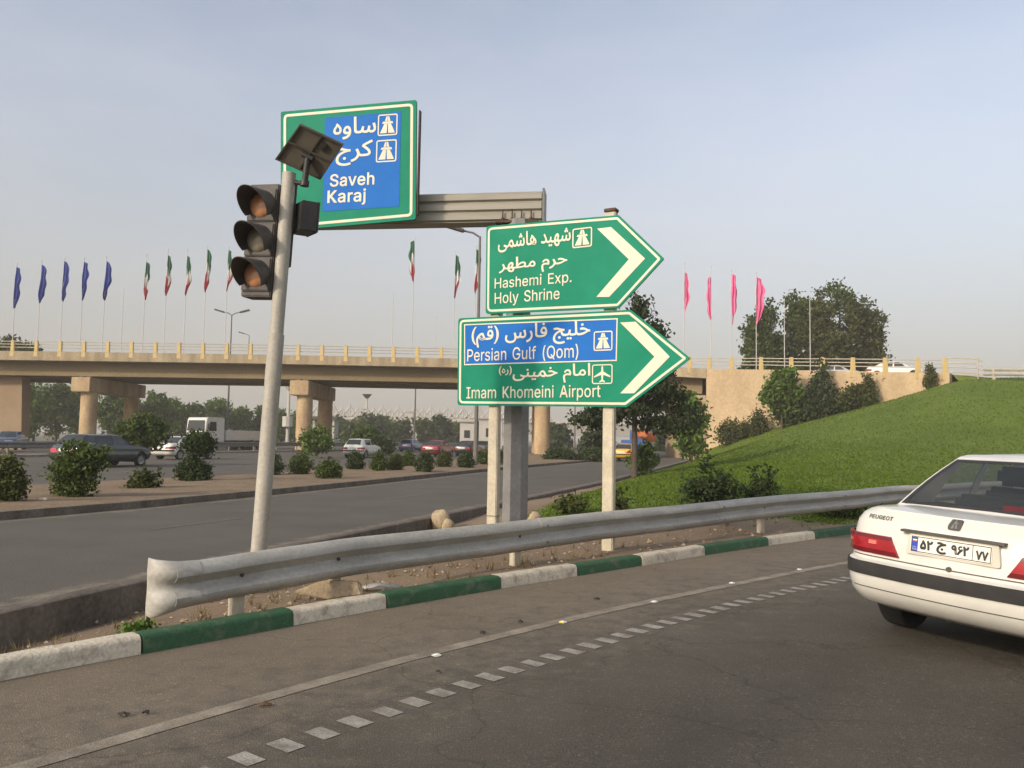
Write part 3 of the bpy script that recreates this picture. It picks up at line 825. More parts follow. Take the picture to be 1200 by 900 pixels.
def ring(name, poly, d, fr, l0, l1, m, parent, **kw):
    q = inset(poly, d)
    n = len(poly)
    b = MB()
    vs = [fr(a, c, l1) for a, c in poly] + [fr(a, c, l1) for a, c in q] + [fr(a, c, l0) for a, c in poly] + [fr(a, c, l0) for a, c in q]
    fs = []
    for i in range(n):
        j = (i + 1) % n
        fs += [(i, j, n + j, n + i), (2 * n + i, 2 * n + j, j, i), (n + i, n + j, 3 * n + j, 3 * n + i)]
    return b.add(vs, fs).build(name, m, parent, smooth=None, **kw)

def road_icon(box, fr, parent, back, lift):
    a0, a1, z0, z1 = box
    W, Hh = a1 - a0, z1 - z0
    P = lambda u, v: (a0 + u * W, z0 + v * Hh)
    b = MB()
    r = rounded([P(0, 0), P(1, 0), P(1, 1), P(0, 1)], W * .12)
    q = inset(r, W * .06)
    n = len(r)
    b.add([fr(*p, lift) for p in r] + [fr(*p, lift) for p in q], [(i, (i + 1) % n, (i + 1) % n + n, i + n) for i in range(n)])
    for poly in ([(.12, .12), (.46, .12), (.485, .55), (.33, .55)], [(.54, .12), (.88, .12), (.67, .55), (.515, .55)],
                 [(.36, .68), (.488, .68), (.492, .9), (.43, .9)], [(.512, .68), (.64, .68), (.57, .9), (.508, .9)], [(.22, .56), (.78, .56), (.74, .66), (.26, .66)]):
        b.add([fr(*P(*p), lift) for p in poly], [(0, 1, 2, 3)])
    return b.build('road_symbol', M_SWHITE, parent, smooth=None)

def plane_icon(box, fr, parent, lift):
    a0, a1, z0, z1 = box
    W, Hh = a1 - a0, z1 - z0
    P = lambda u, v: (a0 + u * W, z0 + v * Hh)
    b = MB()
    r = rounded([P(0, 0), P(1, 0), P(1, 1), P(0, 1)], W * .12)
    q = inset(r, W * .05)
    n = len(r)
    b.add([fr(*p, lift) for p in r] + [fr(*p, lift) for p in q], [(i, (i + 1) % n, (i + 1) % n + n, i + n) for i in range(n)])
    half = [(.5, .94), (.535, .88), (.55, .64), (.9, .40), (.9, .33), (.55, .46), (.535, .22), (.64, .13), (.64, .08), (.5, .12)]
    for sgn in (1, -1):
        pts = [(.5 + (u - .5) * sgn, v) for u, v in half]
        b.add([fr(*P(*p), lift) for p in pts], [tuple(range(len(pts)))])
    return b.build('plane_symbol', M_SWHITE, parent, smooth=None)

def pbox(pl, x0, y0, x1, y1):               # photo box -> box on the sign's own plane
    q = [pl.px(x, y) for x, y in ((x0, y0), (x1, y0), (x1, y1), (x0, y1))]
    return (q[0][0] + q[3][0]) / 2, (q[1][0] + q[2][0]) / 2, (q[3][1] + q[2][1]) / 2, (q[0][1] + q[1][1]) / 2
def ppoly(pl, pts): return [pl.px(*p) for p in pts]

# ------------------------------------------------------------------ the pair of arrow boards on two posts
PL = Plane(D(540, 424, 12.0), D(735, 420, 10.75))
postA = PL.p(PL.px(576, 480)[0], 0, -0.10)
postB = PL.p(PL.px(711, 480)[0], 0, -0.10)
base = Vector(((postA.x + postB.x) / 2, (postA.y + postB.y) / 2, vz((postA.x + postB.x) / 2, (postA.y + postB.y) / 2)))
ds = thing('direction_sign', 'two green arrow boards stacked on two cream posts behind the guardrail', 'road sign', base)
fr = PL.p
def post(p, top):
    b = MB()
    z0 = vz(p.x, p.y) - 0.3
    rot = Matrix.Rotation(math.atan2(PL.u.y, PL.u.x), 3, 'Z')
    b.box((p.x, p.y, (z0 + top) / 2), (0.155, 0.11, top - z0), rot)
    o = b.build('post', M_CREAM, ds, fix=True, bevel=0.012)
    c = MB().box((p.x, p.y, top + 0.02), (0.175, 0.13, 0.05), rot).build('post_cap', M_RUST, o, origin=base, fix=True, bevel=0.01)
    for zz in (1.32, 0.92):
        MB().box((p.x, p.y, zz - 0.85), (0.168, 0.124, 0.012), rot).build('clamp_band', M_GALVD, o, origin=base)
    return o
topz = PL.px(718, 246)[1]
post(postA, PL.px(576, 262)[1] - .1); post(postB, topz)
for outer, name in ((((537, 373), (739, 363), (809, 420), (734, 477), (536, 475)), 'lower'), (((570, 265), (725, 252), (778, 303), (725, 361), (569, 368)), 'upper')):
    poly = ppoly(PL, outer)
    poly = rounded(poly, (0.05, 0, 0.02, 0, 0.05), 4)
    poly = [poly[i] for i in range(len(poly))]
    bd = slab('sign_board', poly, fr, -0.03, 0.0, M_SGREEN, ds)
    bd['label'] = ('larger lower arrow board with a blue panel' if name == 'lower' else 'smaller all-green upper arrow board')
    zz = [p[1] for p in poly]
    for k, f in enumerate((0.2, 0.8)):        # stiffening rails on the back
        z = min(zz) + (max(zz) - min(zz)) * f
        aa = [p[0] for p in poly]
        b = MB(); b.box(PL.p((min(aa) + max(aa)) / 2 - .25, z, -0.05), ((max(aa) - min(aa)) * .72, .03, .05), Matrix.Rotation(math.atan2(PL.u.y, PL.u.x), 3, 'Z'))
        b.build('back_rail', M_GALVD, bd, origin=base)
    rp = rounded(inset(ppoly(PL, outer), 0.028), (0.08, 0.02, 0.03, 0.02, 0.08), 5)
    ring('border', rp, 0.032, fr, 0.0, 0.004, M_SWHITE, bd, origin=base)
    kw = dict(origin=base)
    if name == 'lower':
        bp = ppoly(PL, ((545, 381), (723, 374), (722, 422), (545, 427)))
        o = slab('blue_panel', bp, fr, 0.0, 0.004, M_SBLUE, bd, origin=base)
        ring('panel_border', inset(bp, -0.012), 0.016, fr, 0.0, 0.006, M_SWHITE, bd, origin=base)
        lettering('خلیج فارس (قم)', pbox(PL, 553, 379, 692, 405), fr, M_SWHITE, bd, 'f', lift=0.008, **kw)
        lettering('Persian Gulf (Qom)', pbox(PL, 548, 406, 678, 424), fr, M_SWHITE, bd, lift=0.008, **kw)
        lettering('امام خمینی', pbox(PL, 601, 427, 692, 449), fr, M_SWHITE, bd, 'f', **kw)
        lettering('(ره)', pbox(PL, 585, 429, 600, 440), fr, M_SWHITE, bd, 'f', bold=0.012, **kw)
        lettering('Imam Khomeini Airport', pbox(PL, 547, 452, 704, 470), fr, M_SWHITE, bd, **kw)
        o = road_icon(pbox(PL, 696, 388, 718, 411), fr, bd, M_SBLUE, 0.008)
        o2 = plane_icon(pbox(PL, 694, 427, 718, 450), fr, bd, 0.006)
        ch = ((727, 378), (745, 377), (785, 418), (743, 461), (727, 461), (767, 418))
    else:
        lettering('شهید هاشمی', pbox(PL, 584, 270, 669, 292), fr, M_SWHITE, bd, 'f', **kw)
        lettering('حرم مطهر', pbox(PL, 585, 299, 665, 320), fr, M_SWHITE, bd, 'f', **kw)
        lettering('Hashemi Exp.', pbox(PL, 580, 322, 670, 338), fr, M_SWHITE, bd, **kw)
        lettering('Holy Shrine', pbox(PL, 580, 340, 656, 357), fr, M_SWHITE, bd, **kw)
        road_icon(pbox(PL, 671, 267, 694, 290), fr, bd, M_SGREEN, 0.006)
        ch = ((700, 268), (716, 266), (756, 303), (714, 348), (699, 348), (737, 304))
    slab('chevron', ppoly(PL, ch), fr, 0.0, 0.005, M_SWHITE, bd, origin=base)

# ------------------------------------------------------------------ mast with cantilever arm and overhead board
MY = 12.35
mb_ = D(604, 560, MY)
mb0 = Vector((mb_.x, MY, vz(mb_.x, MY)))
ms = thing('cantilever_sign', 'blue and green overhead board on a grey steel mast and ribbed arm', 'road sign', mb0)
b = MB()
zt = D(605, 250, MY).z
b.path([(mb0.x, MY, -0.5), (mb0.x, MY, zt - .12)], [0.205, 0.195], n=8)
mast = b.build('mast', mat('silver grey steel', (.27, .265, .25), (.21, .20, .19), scale=3, rough=.5, metal=.2, fine=.1, bscale=30), ms, smooth=20)
b = MB(); b.box((mb0.x, MY, mb0.z + .03), (.62, .62, .05))
for sx in (-1, 1):
    for sy in (-1, 1): b.tube((mb0.x + sx * .25, MY + sy * .25, mb0.z + .05), (mb0.x + sx * .25, MY + sy * .25, mb0.z + .13), .018)
b.build('base_plate', M_GALVD, ms)
AP = Plane(D(637, 243, MY - 0.05), D(360, 252, 12.75))     # the arm's front face runs away to the left
def ap(a, z, l=0.0): return AP.p(a, z, l)
# u of AP points from right to left; its normal then looks away from the camera, so turn it round
AP.n = -AP.n
aR = AP.px(635, 240)[0]; aL = AP.px(345, 255)[0]
zb, ztp = AP.px(635, 259)[1], AP.px(635, 224)[1]
zbl, ztl = AP.px(400, 266)[1], AP.px(488, 231)[1]
# ribbed profile, three swelling bands
prof = []
K = 3
for k in range(K):
    v0, v1 = k / K, (k + 1) / K
    prof += [(v0 + .025, 0.0), (v0 + .07, 0.045), (v1 - .07, 0.045), (v1 - .025, 0.0)]
prof = [(0.0, 0.0)] + prof + [(1.0, 0.0), (1.0, -0.30), (0.0, -0.30)]
b = MB()
rows = []
for a, lo, hi in ((aR, zb, ztp), (aL, zb - 0.02, zb - .02 + (ztp - zb) * 0.97)):
    rows.append([AP.p(a, lo + (hi - lo) * v, d) for v, d in prof])
b.grid(rows, closed=True)
n = len(prof)
b.f += [tuple(range(n)), tuple(n + i for i in reversed(range(n)))]; b.m += [0, 0]
arm = b.build('arm', mat('beige galvanised arm', (0.35, 0.325, 0.27), (0.29, 0.27, 0.22), scale=2, rough=0.55, metal=0.15, streak=(.5, .5, 4)), ms, smooth=25, fix=True)
b = MB(); b.prism([(aR - .012, zb - .02), (aR - .045, zb - .02), (aR - .045, ztp + .03), (aR - .012, ztp + .03)], lambda a, z, c: AP.p(a, z, c), -0.32, 0.07)
b.build('end_plate', M_GALVD, arm, origin=mb0, fix=True)
for k in range(4):                             # bolts with brackets that tie the arm to the mast
    a = AP.px(590 + 11 * k, 250)[0]
    b = MB(); p0 = AP.p(a, zb - .10, .085); p1 = AP.p(a, zb + .16, .085)
    b.tube(p0, p1, .012, n=6); b.tube(AP.p(a, zb + .0, .085), AP.p(a, zb + .035, .085), .028, n=6)
    b.build('bolt', M_RUST, ms)
b = MB(); b.prism([(AP.px(631, 250)[0], zb - .05), (AP.px(582, 250)[0], zb - .05), (AP.px(582, 250)[0], zb - .012), (AP.px(631, 250)[0], zb - .012)], lambda a, z, c: AP.p(a, z, c), -0.36, 0.14)
b.build('clamp_plate', M_RUST, ms, fix=True)
# the board, a little in front of the arm
UP_ = Plane(D(330, 200, 12.58), D(487, 190, 12.1))
outer = ((329, 131), (488, 117), (487, 257), (329, 271))
bd = slab('sign_board', rounded(ppoly(UP_, outer), 0.03, 3), UP_.p, -0.04, 0.0, M_SGREEN, ms)
lo, hi = [f([UP_.px(*p)[0] for p in outer]) for f in (min, max)]
b = MB(); b.box(UP_.p(hi + .012, UP_.px(489, 190)[1] , -.05), (.02, .07, 1.62), Matrix.Rotation(math.atan2(UP_.u.y, UP_.u.x), 3, 'Z'))
b.build('edge_channel', M_RUST, bd, origin=mb0)
for f in (.3, .7):
    c = UP_.p(lo + (hi - lo) * f, UP_.px(440, 190)[1], -.085)
    MB().box(c, (.08, .07, 1.7), Matrix.Rotation(math.atan2(UP_.u.y, UP_.u.x), 3, 'Z')).build('back_rail', M_GALVD, bd, origin=mb0)
ring('border', rounded(inset(ppoly(UP_, outer), 0.05), 0.08, 5), 0.042, UP_.p, 0.0, 0.004, M_SWHITE, bd, origin=mb0)
slab('blue_panel', ppoly(UP_, ((381, 138), (470, 131), (468, 242), (378, 248))), UP_.p, 0.0, 0.004, M_SBLUE, bd, origin=mb0)
kw = dict(origin=mb0, lift=0.008)
lettering('ساوه', pbox(UP_, 391, 137, 441, 163), UP_.p, M_SWHITE, bd, 'f', **kw)
lettering('کرج', pbox(UP_, 394, 165, 437, 194), UP_.p, M_SWHITE, bd, 'f', **kw)
lettering('Saveh', pbox(UP_, 387, 203, 439, 218), UP_.p, M_SWHITE, bd, bold=0.014, **kw)
lettering('Karaj', pbox(UP_, 384, 222, 429, 241), UP_.p, M_SWHITE, bd, bold=0.014, **kw)
road_icon(pbox(UP_, 443, 134, 466, 159), UP_.p, bd, M_SBLUE, 0.008)
road_icon(pbox(UP_, 441, 164, 465, 190), UP_.p, bd, M_SBLUE, 0.008)

# ------------------------------------------------------------------ traffic light with solar panel
TY = 9.0; Q = 9.0 / 7.9
tb = D(300, 690, TY); tt = D(339, 203, TY)
gz = vz(tb.x, TY)
tb = tb + (tt - tb) * ((gz - 0.15 - tb.z) / (tt.z - tb.z))
tl = thing('traffic_light', 'leaning cream pole with unlit three-lamp traffic signal and small solar panel', 'traffic light', (tb.x, tb.y, gz))
axis = (tt - tb).normalized()
Lp = (tt - tb).length
b = MB(); b.path([tb, tb + axis * (Lp * .62), tb + axis * (Lp * .621), tt], [.078 * Q, .076 * Q, .066 * Q, .066 * Q], n=16)
pole = b.build('pole', mat('cream pole paint', (0.44, 0.41, 0.345), (0.32, 0.295, 0.245), scale=2.2, rough=0.55, fine=0.1, bscale=30, streak=(3, 3, .5)), tl, smooth=50)
def along(px, py): return D(px, py, TY)
# signal head: turned towards the left of the picture and a little downward
ctr = D(306, 277, TY - 0.17)
sx_ = axis
face = Vector((-0.27, -0.96, -0.05)); face = (face - axis * face.dot(axis)).normalized()
side = axis.cross(face).normalized()
HW, HH, HD = 0.33 * Q, 1.12 * Q, 0.20 * Q
F3 = Matrix((side, face, axis)).transposed()
hc = tb + axis * ((ctr.z - tb.z) / axis.z) + Vector((-0.21, 0.10, 0.0)) * Q
b = MB(); b.box(hc, (HW, HD, HH), F3)
for k in (-1, 0, 1): b.box(hc + axis * (k * .345 * Q) + face * (HD / 2 + .012), (HW - .02, .03, .325 * Q), F3)
head = b.build('signal_housing', M_DKGREY, tl, fix=True, bevel=.012)
for k, m in ((1, M_AMBER), (0, M_SMOKE), (-1, M_AMBER)):
    c = hc + axis * (k * .345 * Q) + face * (HD / 2 + .03)
    rows = []
    for rr, dd in ((.001, .045), (.05, .042), (.09, .03), (.118, .012), (.125, 0)):
        rows.append([c + face * dd * Q + (side * math.cos(t) + axis * math.sin(t)) * rr * Q for t in np.linspace(0, 2 * math.pi, 24, endpoint=False)])
    b = MB(); b.grid(rows, closed=True); b.build('lens', m, head, origin=tl.location, smooth=60)
    rows = []                                   # long hood over the lens, open underneath
    N = 26
    ts = np.linspace(R(-38), R(218), N)
    for rr, s_ in ((.148, 1), (.141, 1)):
        for f_ in ((0, 1) if rr == .148 else (1, 0)):
            row = []
            for t in ts:
                lenf = 0.04 + 0.27 * (0.5 + 0.5 * math.sin(t)) ** 1.1
                q = c - face * .012 + (side * math.cos(t) + axis * math.sin(t)) * rr * Q + face * (f_ * lenf * Q) - axis * (0.045 * f_)
                row.append(q)
            rows.append(row)
    b = MB(); b.grid(rows); b.build('visor', M_DKGREY if k else M_DKGREY, head, origin=tl.location, smooth=50)
b = MB()
for k in (-1.45, 1.35):
    b = MB()
    p = hc + axis * (k * .345 * Q) - face * .05
    b.tube(p, tb + axis * ((p - tb).dot(axis)), .022, n=8)
    b.build('bracket', M_RUST, tl)
# second head seen from behind on the other side of the pole
c2 = D(357, 256, TY + .12)
f2 = Vector((0.80, 0.58, 0.02)).normalized(); s2 = axis.cross(f2).normalized()
F4 = Matrix((s2, f2, axis)).transposed()
b = MB(); b.box(c2, (.30, .19, .34), F4); b.box(c2 + f2 * .10, (.32, .02, .36), F4)
b.build('signal_housing', M_BLACK, tl, fix=True, bevel=.015)
c3 = D(341, 262, TY + .10)
b = MB(); b.box(c3, (.055, .065, 1.0), F4)
b.build('mounting_strip', M_DKGREY, tl, fix=True, bevel=.006)
# solar panel seen from below
Pq = [D(352, 145, TY - .28), D(403, 169, TY - .22), D(376, 210, TY + .10), D(323, 186, TY + .05)]
nn = (Pq[1] - Pq[0]).cross(Pq[3] - Pq[0]).normalized()
if nn.y > 0: nn = -nn                            # nn looks at the camera: the panel's underside
def sol(u, v, l): return (Pq[0] * (1 - u) + Pq[1] * u) * (1 - v) + (Pq[3] * (1 - u) + Pq[2] * u) * v + nn * l
b = MB()
b.prism([(0, 0), (1, 0), (1, 1), (0, 1)], sol, 0.0, -0.012, 0)
sp_ = b.build('solar_panel', [M_SOLARB], tl, fix=True)
b = MB(); b.prism([(.02, .02), (.98, .02), (.98, .98), (.02, .98)], sol, -0.0125, -0.018)
b.build('solar_cells', M_SOLAR, sp_, origin=tl.location, fix=True)
b = MB()
for u0, u1, v0, v1 in ((0, 1, 0, .035), (0, 1, .965, 1), (0, .035, .035, .965), (.965, 1, .035, .965), (.035, .965, .46, .5), (.5, .53, .035, .46), (.5, .53, .5, .965)):
    b.prism([(u0, v0), (u1, v0), (u1, v1), (u0, v1)], sol, 0.002, 0.022)
b.build('frame', mat('panel frame', (0.06, 0.05, 0.04), (0.08, 0.07, 0.055), scale=6, rough=.6), sp_, origin=tl.location, fix=True)
b = MB(); b.prism([(.60, .16), (.72, .16), (.72, .32), (.60, .32)], sol, 0.002, 0.03); b.build('junction_box', M_BLACK, sp_, origin=tl.location, fix=True)
b = MB(); a0 = sol(.52, .60, .02); a1 = D(357, 215, TY - .02)
b.tube(a0, a1, .034, n=10); b.tube(a1 + axis * .03, a1 - axis * .03, .05, n=10)
b.tube(a1, tt - axis * .10, .025, n=8); b.tube(sol(.40, .6, .03), sol(.64, .6, .03), .03, n=8)
b.build('panel_bracket', M_BLACK, tl, smooth=50)

# ------------------------------------------------------------------ guardrail along the kerb
def wbeam(P, top, sc_=1.0, flip=1, flat=False):
    dsc = (lambda k: max(.04, 1 - (k - 1) * 2.75)) if flat else (lambda k: 1.0)
    prof = [(0.0, 0.0), (.022, -.006), (.060, -.035), (.085, -.070), (.085, -.100), (.055, -.130), (.018, -.155), (.005, -.180), (.018, -.205), (.055, -.230), (.085, -.262), (.085, -.292), (.060, -.325), (.022, -.352), (0.0, -.358)]
    t = np.gradient(P, axis=0); t /= np.linalg.norm(t, axis=1)[:, None]
    rgt = np.stack([t[:, 1], -t[:, 0]], 1) * flip
    rows = []
    for i in range(len(P)):
        k = sc_[i] if hasattr(sc_, '__len__') else sc_
        f = [(P[i][0] + rgt[i][0] * d * dsc(k), P[i][1] + rgt[i][1] * d * dsc(k), top[i] + .02 * (k - 1) * 5 + z * k) for d, z in prof]
        g = [(P[i][0] + rgt[i][0] * (d * dsc(k) - .006), P[i][1] + rgt[i][1] * (d * dsc(k) - .006), top[i] + .02 * (k - 1) * 5 + z * k) for d, z in reversed(prof)]
        rows.append(f + g)
    b = MB(); b.grid(rows, closed=True)
    n = len(rows[0])
    b.f += [tuple(range(n)), tuple((len(rows) - 1) * n + i for i in reversed(range(n)))]; b.m += [0, 0]
    return b
GR = curve2d(offs(KERB, -0.50), 0.1)
s0 = None
aG = arclen(GR)
tgt = D(213, 690, 6.39)
i0 = int(np.hypot(GR[:, 0] - tgt.x, GR[:, 1] - tgt.y).argmin())
GP = GR[i0:]
def gtop(p):
    return float(np.interp(p[1], [5.5, 6.2, 7.8, 9.5, 11.5, 14, 17, 30], [.48, .51, .59, .625, .655, .70, .745, .80]))
gt = [gtop(p) + .006 * math.sin(i * .14) for i, p in enumerate(GP)]
rail_root = thing('guardrail', 'dented grey W-beam guardrail between the painted kerb and the sign posts', 'guardrail', (GP[0][0], GP[0][1], 0))
Gw = GP.copy()
for i in range(len(Gw)):
    Gw[i] += np.array([.7, -.7]) * (.010 * math.sin(i * .2) + .006 * math.sin(i * .52 + 1))
rb = wbeam(Gw, gt).build('beam', M_GALV, rail_root, smooth=40)
# curled fishtail end
t0 = GP[0] - GP[1]; t0 /= np.linalg.norm(t0)
lft = np.array([t0[1], -t0[0]])               # away from our lane
if lft.dot(np.array([-.7, .7])) < 0: lft = -lft
E_ = [GP[2] + t0 * .0]
N = 14
for k in range(N):
    an = R(85) * max(0, (k - 5) / (N - 6)) ** 1.1
    stp = .030
    E_.append(E_[-1] + (t0 * math.cos(an) + lft * math.sin(an)) * stp)
E_ = np.array(list(reversed(E_)))
scl = np.interp(np.arange(len(E_)), [0, 4, 9, len(E_) - 1], [1.34, 1.22, 1.05, 1.0])
etop = [gt[0] + .012 + .0 * k for k in range(len(E_))]
e = wbeam(E_ + np.array([.7, -.7]) * .014, etop, scl, flat=True).build('end_terminal', M_GALV, rail_root, smooth=50)
def gpost(px, py_, w=.075):
    j = int(np.argmin([abs((600 + 960 * (p[0] / p[1])) - px) for p in GP]))
    p = GP[j]; t = GP[min(j + 1, len(GP) - 1)] - GP[j - 1]
    an = math.atan2(t[1], t[0])
    rot = Matrix.Rotation(an, 3, 'Z')
    z0 = vz(p[0], p[1]) - .3
    r = Vector((math.sin(an), -math.cos(an), 0))
    b = MB(); b.box(Vector((p[0], p[1], (z0 + gt[j] - .02) / 2)) - r * .052, (w * 1.5, .085, gt[j] - .02 - z0), rot)
    o = b.build('post', M_CREAM, rail_root, fix=True, bevel=.008)
    b = MB(); q = Vector((p[0], p[1], gt[j] - .18)) + r * .008
    b.tube(q - r * .0, q + r * .018, .017, n=6)
    b.build('bolt', M_RUST, rail_root)
for px in (293, 398, 613, 893, 1075, 1180, 1290): gpost(px, 0)
for j in range(45, len(GP) - 1, 40):             # splice bolts
    p = GP[j]; t = GP[j + 1] - GP[j - 1]; t /= np.linalg.norm(t); r = Vector((t[1], -t[0], 0))
    for dz in (-.085, -.277):
        b = MB()
        q = Vector((p[0], p[1], gt[j] + dz)) + r * .086
        b.tube(q, q + r * .014, .016, n=6)
        b.build('splice_bolt', M_GALVD, rail_root)
    wbeam(offs(Gw, .005)[j - 1:j + 2], [q_ + .003 for q_ in gt[j - 1:j + 2]]).build('lap_joint', M_GALV, rail_root, smooth=40)
# ------------------------------------------------------------------ flyover
FPATHPX = [(-420, 403, 86), (-200, 408, 86), (0, 411, 86), (310, 415.5, 86), (530, 420, 86), (660, 424, 85), (760, 428.5, 83), (828, 432, 80), (900, 433, 76), (965, 434, 71.5), (1040, 435.5, 67), (1113, 437, 63.5)]
FP = [D(*p) for p in FPATHPX]
FPa = np.array([tuple(p) for p in FP])
def fz(x): return float(np.interp(x, FPa[:, 0], FPa[:, 2]))
def fy(x): return float(np.interp(x, FPa[:, 0], FPa[:, 1]))
F2 = curve2d(FPa, 1.0)
F2 = np.vstack([F2, FPa[-1, :2]])
xW = wallp[0].x                                  # where the retaining wall starts
BW = 15.0                                        # width of the deck
fl = thing('flyover_bridge', 'long tan concrete flyover with yellow railing posts on round columns', 'bridge', (float(FPa[2][0]), 86, 0))
back = offs(F2, -BW)
def sect(P, d0, d1, z0, z1, x0=-1e9, x1=1e9):
    a, c = offs(P, d0), offs(P, d1)
    b = MB(); rows = []
    for i in range(len(P)):
        if not (x0 <= P[i][0] <= x1): continue
        z = fz(P[i][0])
        rows.append([(a[i][0], a[i][1], z + z0), (a[i][0], a[i][1], z + z1), (c[i][0], c[i][1], z + z1), (c[i][0], c[i][1], z + z0)])
    b.grid(rows, closed=True)
    n = len(rows) - 1
    b.f += [(0, 1, 2, 3), (4 * n + 3, 4 * n + 2, 4 * n + 1, 4 * n)]; b.m += [0, 0]
    return b
sect(F2, 0, -BW, -0.95, 0.0, x1=xW + .3).build('deck', M_BRIDGE, fl, smooth=30, fix=True)
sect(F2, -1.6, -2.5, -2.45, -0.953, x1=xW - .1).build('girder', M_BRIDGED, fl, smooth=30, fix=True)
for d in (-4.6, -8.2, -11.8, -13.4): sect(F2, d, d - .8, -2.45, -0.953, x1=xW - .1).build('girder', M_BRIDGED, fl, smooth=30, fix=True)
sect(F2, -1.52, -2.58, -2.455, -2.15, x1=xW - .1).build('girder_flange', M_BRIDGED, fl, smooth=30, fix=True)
# piers
def pier(cx, wide=True):
    z = fz(cx) - 2.46
    y0, y1 = 86.2, 99.5
    b = MB(); b.box((cx - .15, (y0 + y1) / 2, z - 0.95), (2.0, y1 - y0, 1.55))
    b.build('pier_cap', M_COLUMN, fl, fix=True, bevel=.06)
    for y in (87.6, 97.4):
        b = MB(); b.path([(cx + .15, y, -0.6), (cx + .15, y, z - 1.70)], [.86, .84], n=24, caps=False)
        b.build('column', M_COLUMN, fl, smooth=50)
    for dx in (-.55, .25):
        b = MB(); b.box((cx + dx, 87.4, z - .09), (.45, .7, .17)); b.build('bearing', M_CONCD, fl)
for px in (97, 353, 635): pier(D(px, 440, 86.3).x)
pier(D(-170, 440, 86.3).x)
# railing posts and rails
aF = arclen(F2)
pxs = [14 + 27.95 * k for k in range(-4, 30)]
xs_ = [D(px, 405, 86).x for px in pxs if px < 800]
xs_ += [D(px, 430, Y).x for px, Y in ((831, 80), (858, 78.3), (893, 76.3), (928, 74), (965, 71.5), (1001, 69.2), (1039, 67), (1076, 65.3), (1108, 63.8))]
proto = None
frail = offs(F2, -.16)
for x in xs_:
    y = fy(x) + .16
    if proto is None:
        b = MB()
        b.box((0, 0, .57), (.40, .26, 1.2), taper=.80)
        b.box((0, -.02, -.28), (.46, .30, .56), taper=.95)
        proto = b.build('railing_post', M_RPOST, fl, local=True, fix=True, bevel=.03)
        o = proto
    else:
        o = link(proto.copy())
    o.location = Vector((x, y, fz(x))) - fl.location
for h in (.42, .74, 1.04):
    b = MB(); b.path([(p[0], p[1] + .02, fz(p[0]) + h) for p in frail[::2]], .045, n=6)
    b.build('rail', M_RAIL, fl)
bk = offs(F2, -BW + .2)
for h in (.5, 1.0):
    b = MB(); b.path([(p[0], p[1], fz(p[0]) + h) for p in bk[::2]], .045, n=6)
    b.build('rail', M_RAIL, fl)
# shaded end wall under the far left of the deck
ab = thing('bridge_abutment', 'shaded brown abutment wall under the left end of the flyover', 'abutment', (D(0, 470, 90).x, 90, 0))
xe = D(28, 470, 89).x
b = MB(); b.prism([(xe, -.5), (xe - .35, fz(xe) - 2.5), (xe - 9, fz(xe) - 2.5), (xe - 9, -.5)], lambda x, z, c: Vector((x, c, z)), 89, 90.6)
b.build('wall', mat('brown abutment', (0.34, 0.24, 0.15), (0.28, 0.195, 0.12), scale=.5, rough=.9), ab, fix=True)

# retaining wall of the ramp
rw = thing('retaining_wall', 'plain tan retaining wall of the flyover ramp above the grass hill', 'wall', tuple(wallp[0]))
P = np.array([tuple(p) for p in F2 if p[0] >= xW - .01])
P = np.vstack([[xW, fy(xW)], P])
b = MB(); rows = []
Pf = offs(P, .06); Pb = offs(P, -.5)
for i in range(len(P)):
    z = fz(P[i][0])
    rows.append([(*Pf[i], -1.0), (*Pf[i], z - .03), (*Pb[i], z - .03), (*Pb[i], -1.0)])
b.grid(rows, closed=True); n = len(rows) - 1
b.f += [(0, 1, 2, 3), (4 * n + 3, 4 * n + 2, 4 * n + 1, 4 * n)]; b.m += [0, 0]
b.build('face', M_WALL, rw, fix=True, smooth=30)
b = MB(); b.box((xW - .6, fy(xW) + 7.6, (fz(xW) - 2.6 - 1) / 2), (1.2, 14.6, fz(xW) - 1.6)); b.build('end_face', M_WALL, rw, fix=True)
b = MB(); b.box((xW - 1.7, fy(xW) + 7.8, fz(xW) - 3.3), (1.2, 14.2, .5))
b.build('bearing_shelf', M_WALL, rw, fix=True)
# roadway on top of the ramp
b = MB(); rows = []
rb_ = offs(P, -BW)
Pi = offs(P, -.502)
for i in range(len(P)): rows.append([(*Pi[i], fz(P[i][0]) - .10), (*rb_[i], fz(P[i][0]) - .10)])
q0, q1 = Vector(rows[-1][0]), Vector(rows[-1][1])
for k in (1, 2, 3):
    rows.append([tuple(q0 + Vector((8 * k, -4.4 * k, -.75 - .3 * k))), tuple(q1 + Vector((8 * k, -4.4 * k, -.75 - .3 * k)))])
b.grid(rows); tag(b.build('ramp_deck_road', M_HWY, attrs={'dust': [.1] * len(b.v)}), kind='structure')

b = MB(); rr_ = [Vector(r_[0]) for r_ in rows[len(P) - 1:]]
b.grid([[p + Vector((.02, -.03, -.02)) for p in rr_], [p + Vector((1.5, -3.2, -3.5)) for p in rr_]])
tag(b.build('embankment', M_VERGE, attrs={'grass': [.6] * len(b.v)}), kind='structure')
